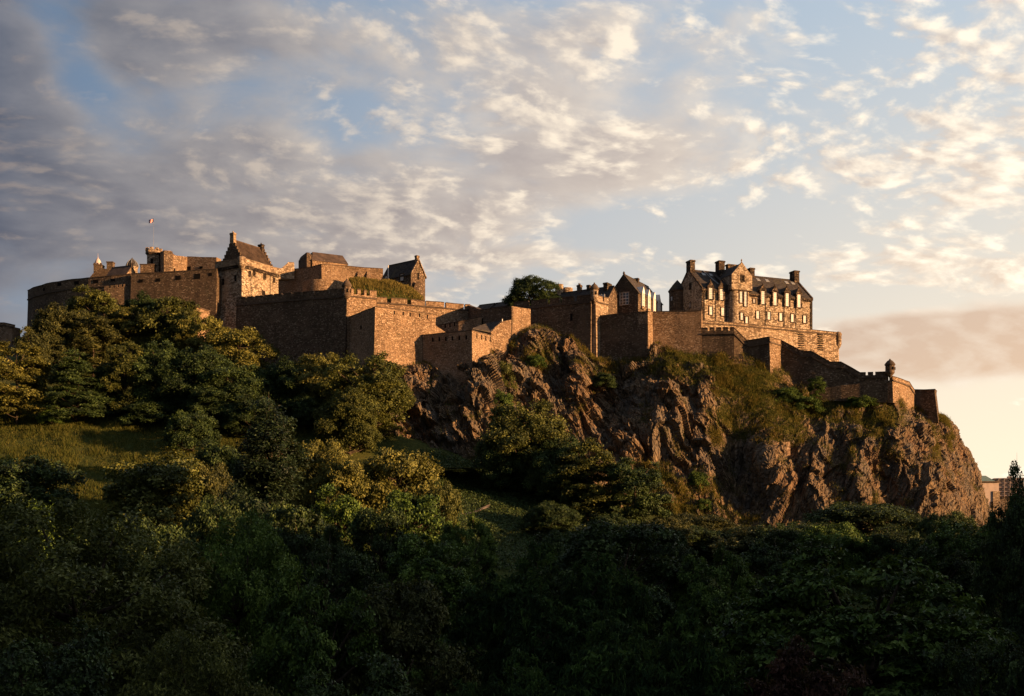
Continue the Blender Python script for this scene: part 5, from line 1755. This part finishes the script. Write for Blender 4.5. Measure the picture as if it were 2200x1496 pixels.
# nearest trees
g8 = "nearest trees along the bottom"
T('fine', 170, 1065, 66, 620, 'olive', "huge feathery tree with thin grey branches filling the lower left", group=g8)
T('fine', 510, 1096, 74, 330, 'green', "feathery pale green tree with a ragged top right of the huge feathery tree", group=g8)
T('broad', 690, 1205, 62, 300, 'green', "leafy dark tree at the bottom between the feathery tree and the brownish one", group=g8)
T('broad', 860, 1215, 66, 300, 'brown', "brownish domed tree at the bottom left of the glossy leaved tree", group=g8)
T('gloss', 1180, 1152, 72, 420, 'gloss', "glossy long leaved tree in the middle of the foreground", group=g8)
T('gloss', 1420, 1290, 50, 460, 'gloss', "lower glossy leaved tree in front of the great bright tree", group=g8)
T('tiered', 1860, 1160, 70, 660, 'green', "great bright green tree with tiered sprays at the lower right", group=g8)
T('tiered', 1730, 1370, 48, 420, 'copper', "dark copper leaved tree at the very bottom below the great bright tree", group=g8)
T('broad', 90, 1330, 46, 420, 'dark', "dark shadowed tree at the bottom left corner", group=g8)
T('fine', 420, 1350, 48, 380, 'olive', "dim twiggy tree at the bottom right of the dark corner tree", group=g8)
T('broad', 760, 1390, 46, 400, 'dark', "nearly black tree at the bottom below the brownish domed tree", group=g8)
T('gloss', 1090, 1390, 46, 380, 'gloss', "dark glossy tree at the bottom centre", group=g8)
T('broad', 2120, 1345, 52, 300, 'dark', "dark tree in the bottom right corner", group=g8)


# ------------------------------------------------------------------ grass and ground cover
def blades(name, pts, hts, width, lean, mat, rng, label, cat):
    n = len(pts)
    a = rng.uniform(0, 6.283, n)
    side = np.stack([np.cos(a), np.sin(a), np.zeros(n)], 1) * width[:, None]
    tip = pts + np.stack([np.zeros(n), np.zeros(n), hts], 1) + lean * hts[:, None]
    v = np.stack([pts - side, pts + side, tip], 1).reshape(-1, 3)
    me = np_mesh(name, v, np.arange(3 * n).reshape(n, 3), mat, False, {'tint': ('FACE', np.clip(rng.normal(0.5, 0.2, n), 0, 1))})
    o = link_obj(name, me)
    tag(o, label, cat, kind='stuff')
    return o


rng = np.random.default_rng(77)
n = 150000
Yg = rng.uniform(196, 268, n)
pxg = rng.uniform(-60, 660, n)
xg = (pxg - 1100) * Yg / F
keep = fbm(np.stack([xg / 7, Yg / 7, np.zeros(n)], 1), 3, 5) > -1.1
xg, Yg = xg[keep], Yg[keep]
n = len(xg)
pt = np.stack([xg, Yg, ground_z(xg, Yg) - 0.05], 1)
tall = 0.35 + 0.35 * np.clip(fbm(np.stack([xg / 4, Yg / 4, np.zeros(n)], 1), 3, 8) + 0.4, 0, 1.5)
blades("meadow_grass", pt, tall * rng.uniform(0.5, 1.4, n) * (1 + 0.9 * (fbm(np.stack([xg / 1.6, Yg / 1.6, np.zeros(n)], 1), 2, 31) > 0.55)), np.full(n, 0.07), rng.normal(0, 0.35, (n, 3)) * np.array([1, 1, 0.1]), M['grass'], rng, "rough sunlit grass on the slope below the trees", "grass")

w = (np.clip(ROCK_TURF - 0.22, 0, 1) * (ROCK_T > 0.02) + 0.35 * (ROCK_T > 0.005) * (ROCK_T < 0.07)) * (ROCK_PX > 560)
ii = rng.choice(len(w), 80000, p=w / w.sum())
pt = ROCK_V[ii] + rng.normal(0, 0.22, (80000, 3))
n = len(pt)
blades("crag_grass", pt, rng.uniform(0.3, 0.85, n), np.full(n, 0.07), np.stack([rng.normal(0, 0.4, n), rng.normal(-0.55, 0.3, n), rng.normal(-0.35, 0.2, n)], 1), M['grass'], rng, "tufts of rough grass clinging to the crag", "grass")

w2 = w * np.clip(fbm(ROCK_V / 3.5, 3, 44) - 0.05, 0, 1)
ii = rng.choice(len(w2), 45000, p=w2 / w2.sum())
pt = ROCK_V[ii] + rng.normal(0, 0.22, (45000, 3))
n = len(pt)
blades("dry_grass", pt, rng.uniform(0.4, 1.05, n), np.full(n, 0.07), np.stack([rng.normal(0, 0.4, n), rng.normal(-0.55, 0.3, n), rng.normal(-0.35, 0.2, n)], 1), M['grass_gold'], rng, "patches of dry golden grass on the crag ledges", "grass")

# grassy mound by the slate house
mb_n = 44
cx, cy = P(822, 625, 296).x, 297.0
uu, vv = np.meshgrid(np.linspace(0, 1, mb_n), np.linspace(0, 1, mb_n))
mpx = 752 + (906 - 752) * uu.ravel()
ridge = np.interp(mpx, [752, 770, 800, 849, 880, 906], [603, 602, 606, 609, 622, 642])
Ym = 287.5 + (mpx - 752) / 154 * 4 + 9 * vv.ravel()
zr = (HORIZON - ridge) * (Ym * 0 + 293 + (mpx - 752) / 154 * 4) / F
zb = (HORIZON - 650) * 290 / F
zz = zb + (zr - zb) * np.sqrt(np.clip(np.sin(np.pi * np.clip(vv.ravel() * 0.95, 0, 1)), 0, 1)) + 0.25 * fbm(np.stack([mpx / 12, Ym / 1.5, mpx * 0], 1), 3, 2)
V = np.stack([(mpx - 1100) * Ym / F, Ym, zz], 1)
idx = (np.arange(mb_n - 1)[:, None] * mb_n + np.arange(mb_n - 1)[None]).ravel()
mo = link_obj("grass_mound", np_mesh("grass_mound", V, np.stack([idx, idx + 1, idx + mb_n + 1, idx + mb_n], 1), bpy.data.materials["rough_turf"], True))
tag(mo, kind='structure')
ii = rng.integers(0, len(V), 14000)
pt = V[ii] + rng.normal(0, 0.15, (14000, 3)) * np.array([1, 1, 0.2])
n = len(pt)
blades("mound_grass", pt, rng.uniform(0.3, 0.8, n), np.full(n, 0.07), rng.normal(0, 0.3, (n, 3)) * np.array([1, 1, 0.1]), M['grass_gold'], rng, "long golden grass on the mound beside the slate house", "grass")

# leafy ground cover on the slope below the crag
n = 42000
Yc = rng.uniform(196, 250, n)
pxc = rng.uniform(900, 1330, n)
xc = (pxc - 1100) * Yc / F
c = np.stack([xc, Yc, ground_z(xc, Yc) + rng.uniform(0.05, 0.7, n)], 1)
nr = np.array([0, -0.3, 0.8]) + rng.normal(size=(n, 3)) * 0.5
nr /= np.linalg.norm(nr, axis=1, keepdims=True)
v, q = leaf_quads(c, nr, 0.42, 0.30, rng)
o = link_obj("ground_cover", np_mesh("ground_cover", v, q, M['leaf_dark'], False, {'tint': ('FACE', np.clip(rng.normal(0.6, 0.2, n), 0, 1))}))
tag(o, "dense low leafy cover on the slope under the crag", "ground cover", kind='stuff')

n = 110000
Yc = rng.uniform(52, 235, n)
pxc = rng.uniform(-60, 2260, n)
xc = (pxc - 1100) * Yc / F
bump = np.clip(fbm(np.stack([xc / 5, Yc / 5, xc * 0], 1), 3, 15) + 0.5, 0, 1.4)
keep = (Yc < 190) | (pxc > 1180)
c = np.stack([xc, Yc, ground_z(xc, Yc) + rng.uniform(0.0, 1.0, n) ** 0.6 * (0.4 + 1.5 * bump)], 1)[keep]
nr = np.array([0, -0.2, 0.9]) + rng.normal(size=(len(c), 3)) * 0.5
nr /= np.linalg.norm(nr, axis=1, keepdims=True)
v, q = leaf_quads(c, nr, 0.5, 0.32, rng)
o = link_obj("undergrowth", np_mesh("undergrowth", v, q, M['leaf_dark'], False, {'tint': ('FACE', np.clip(rng.normal(0.45, 0.2, len(c)), 0, 1))}))
tag(o, "dark tangled undergrowth between the garden trees", "undergrowth", kind='stuff')

# a scrap of path on that slope
pp = [(975, 216), (1000, 218), (1025, 221), (1052, 225)]
v = []
for px, Y in pp:
    x = (px - 1100) * Y / F
    for dy in (0, 1.6):
        v.append((x, Y + dy, float(ground_z(x, Y + dy)[0]) + 0.45))
o = MB().add(v, [(2 * i, 2 * i + 2, 2 * i + 3, 2 * i + 1) for i in range(3)]).build("path", plain("worn_path", (0.16, 0.125, 0.095), 0.95, 0.3, 1.5))
tag(o, kind='structure')
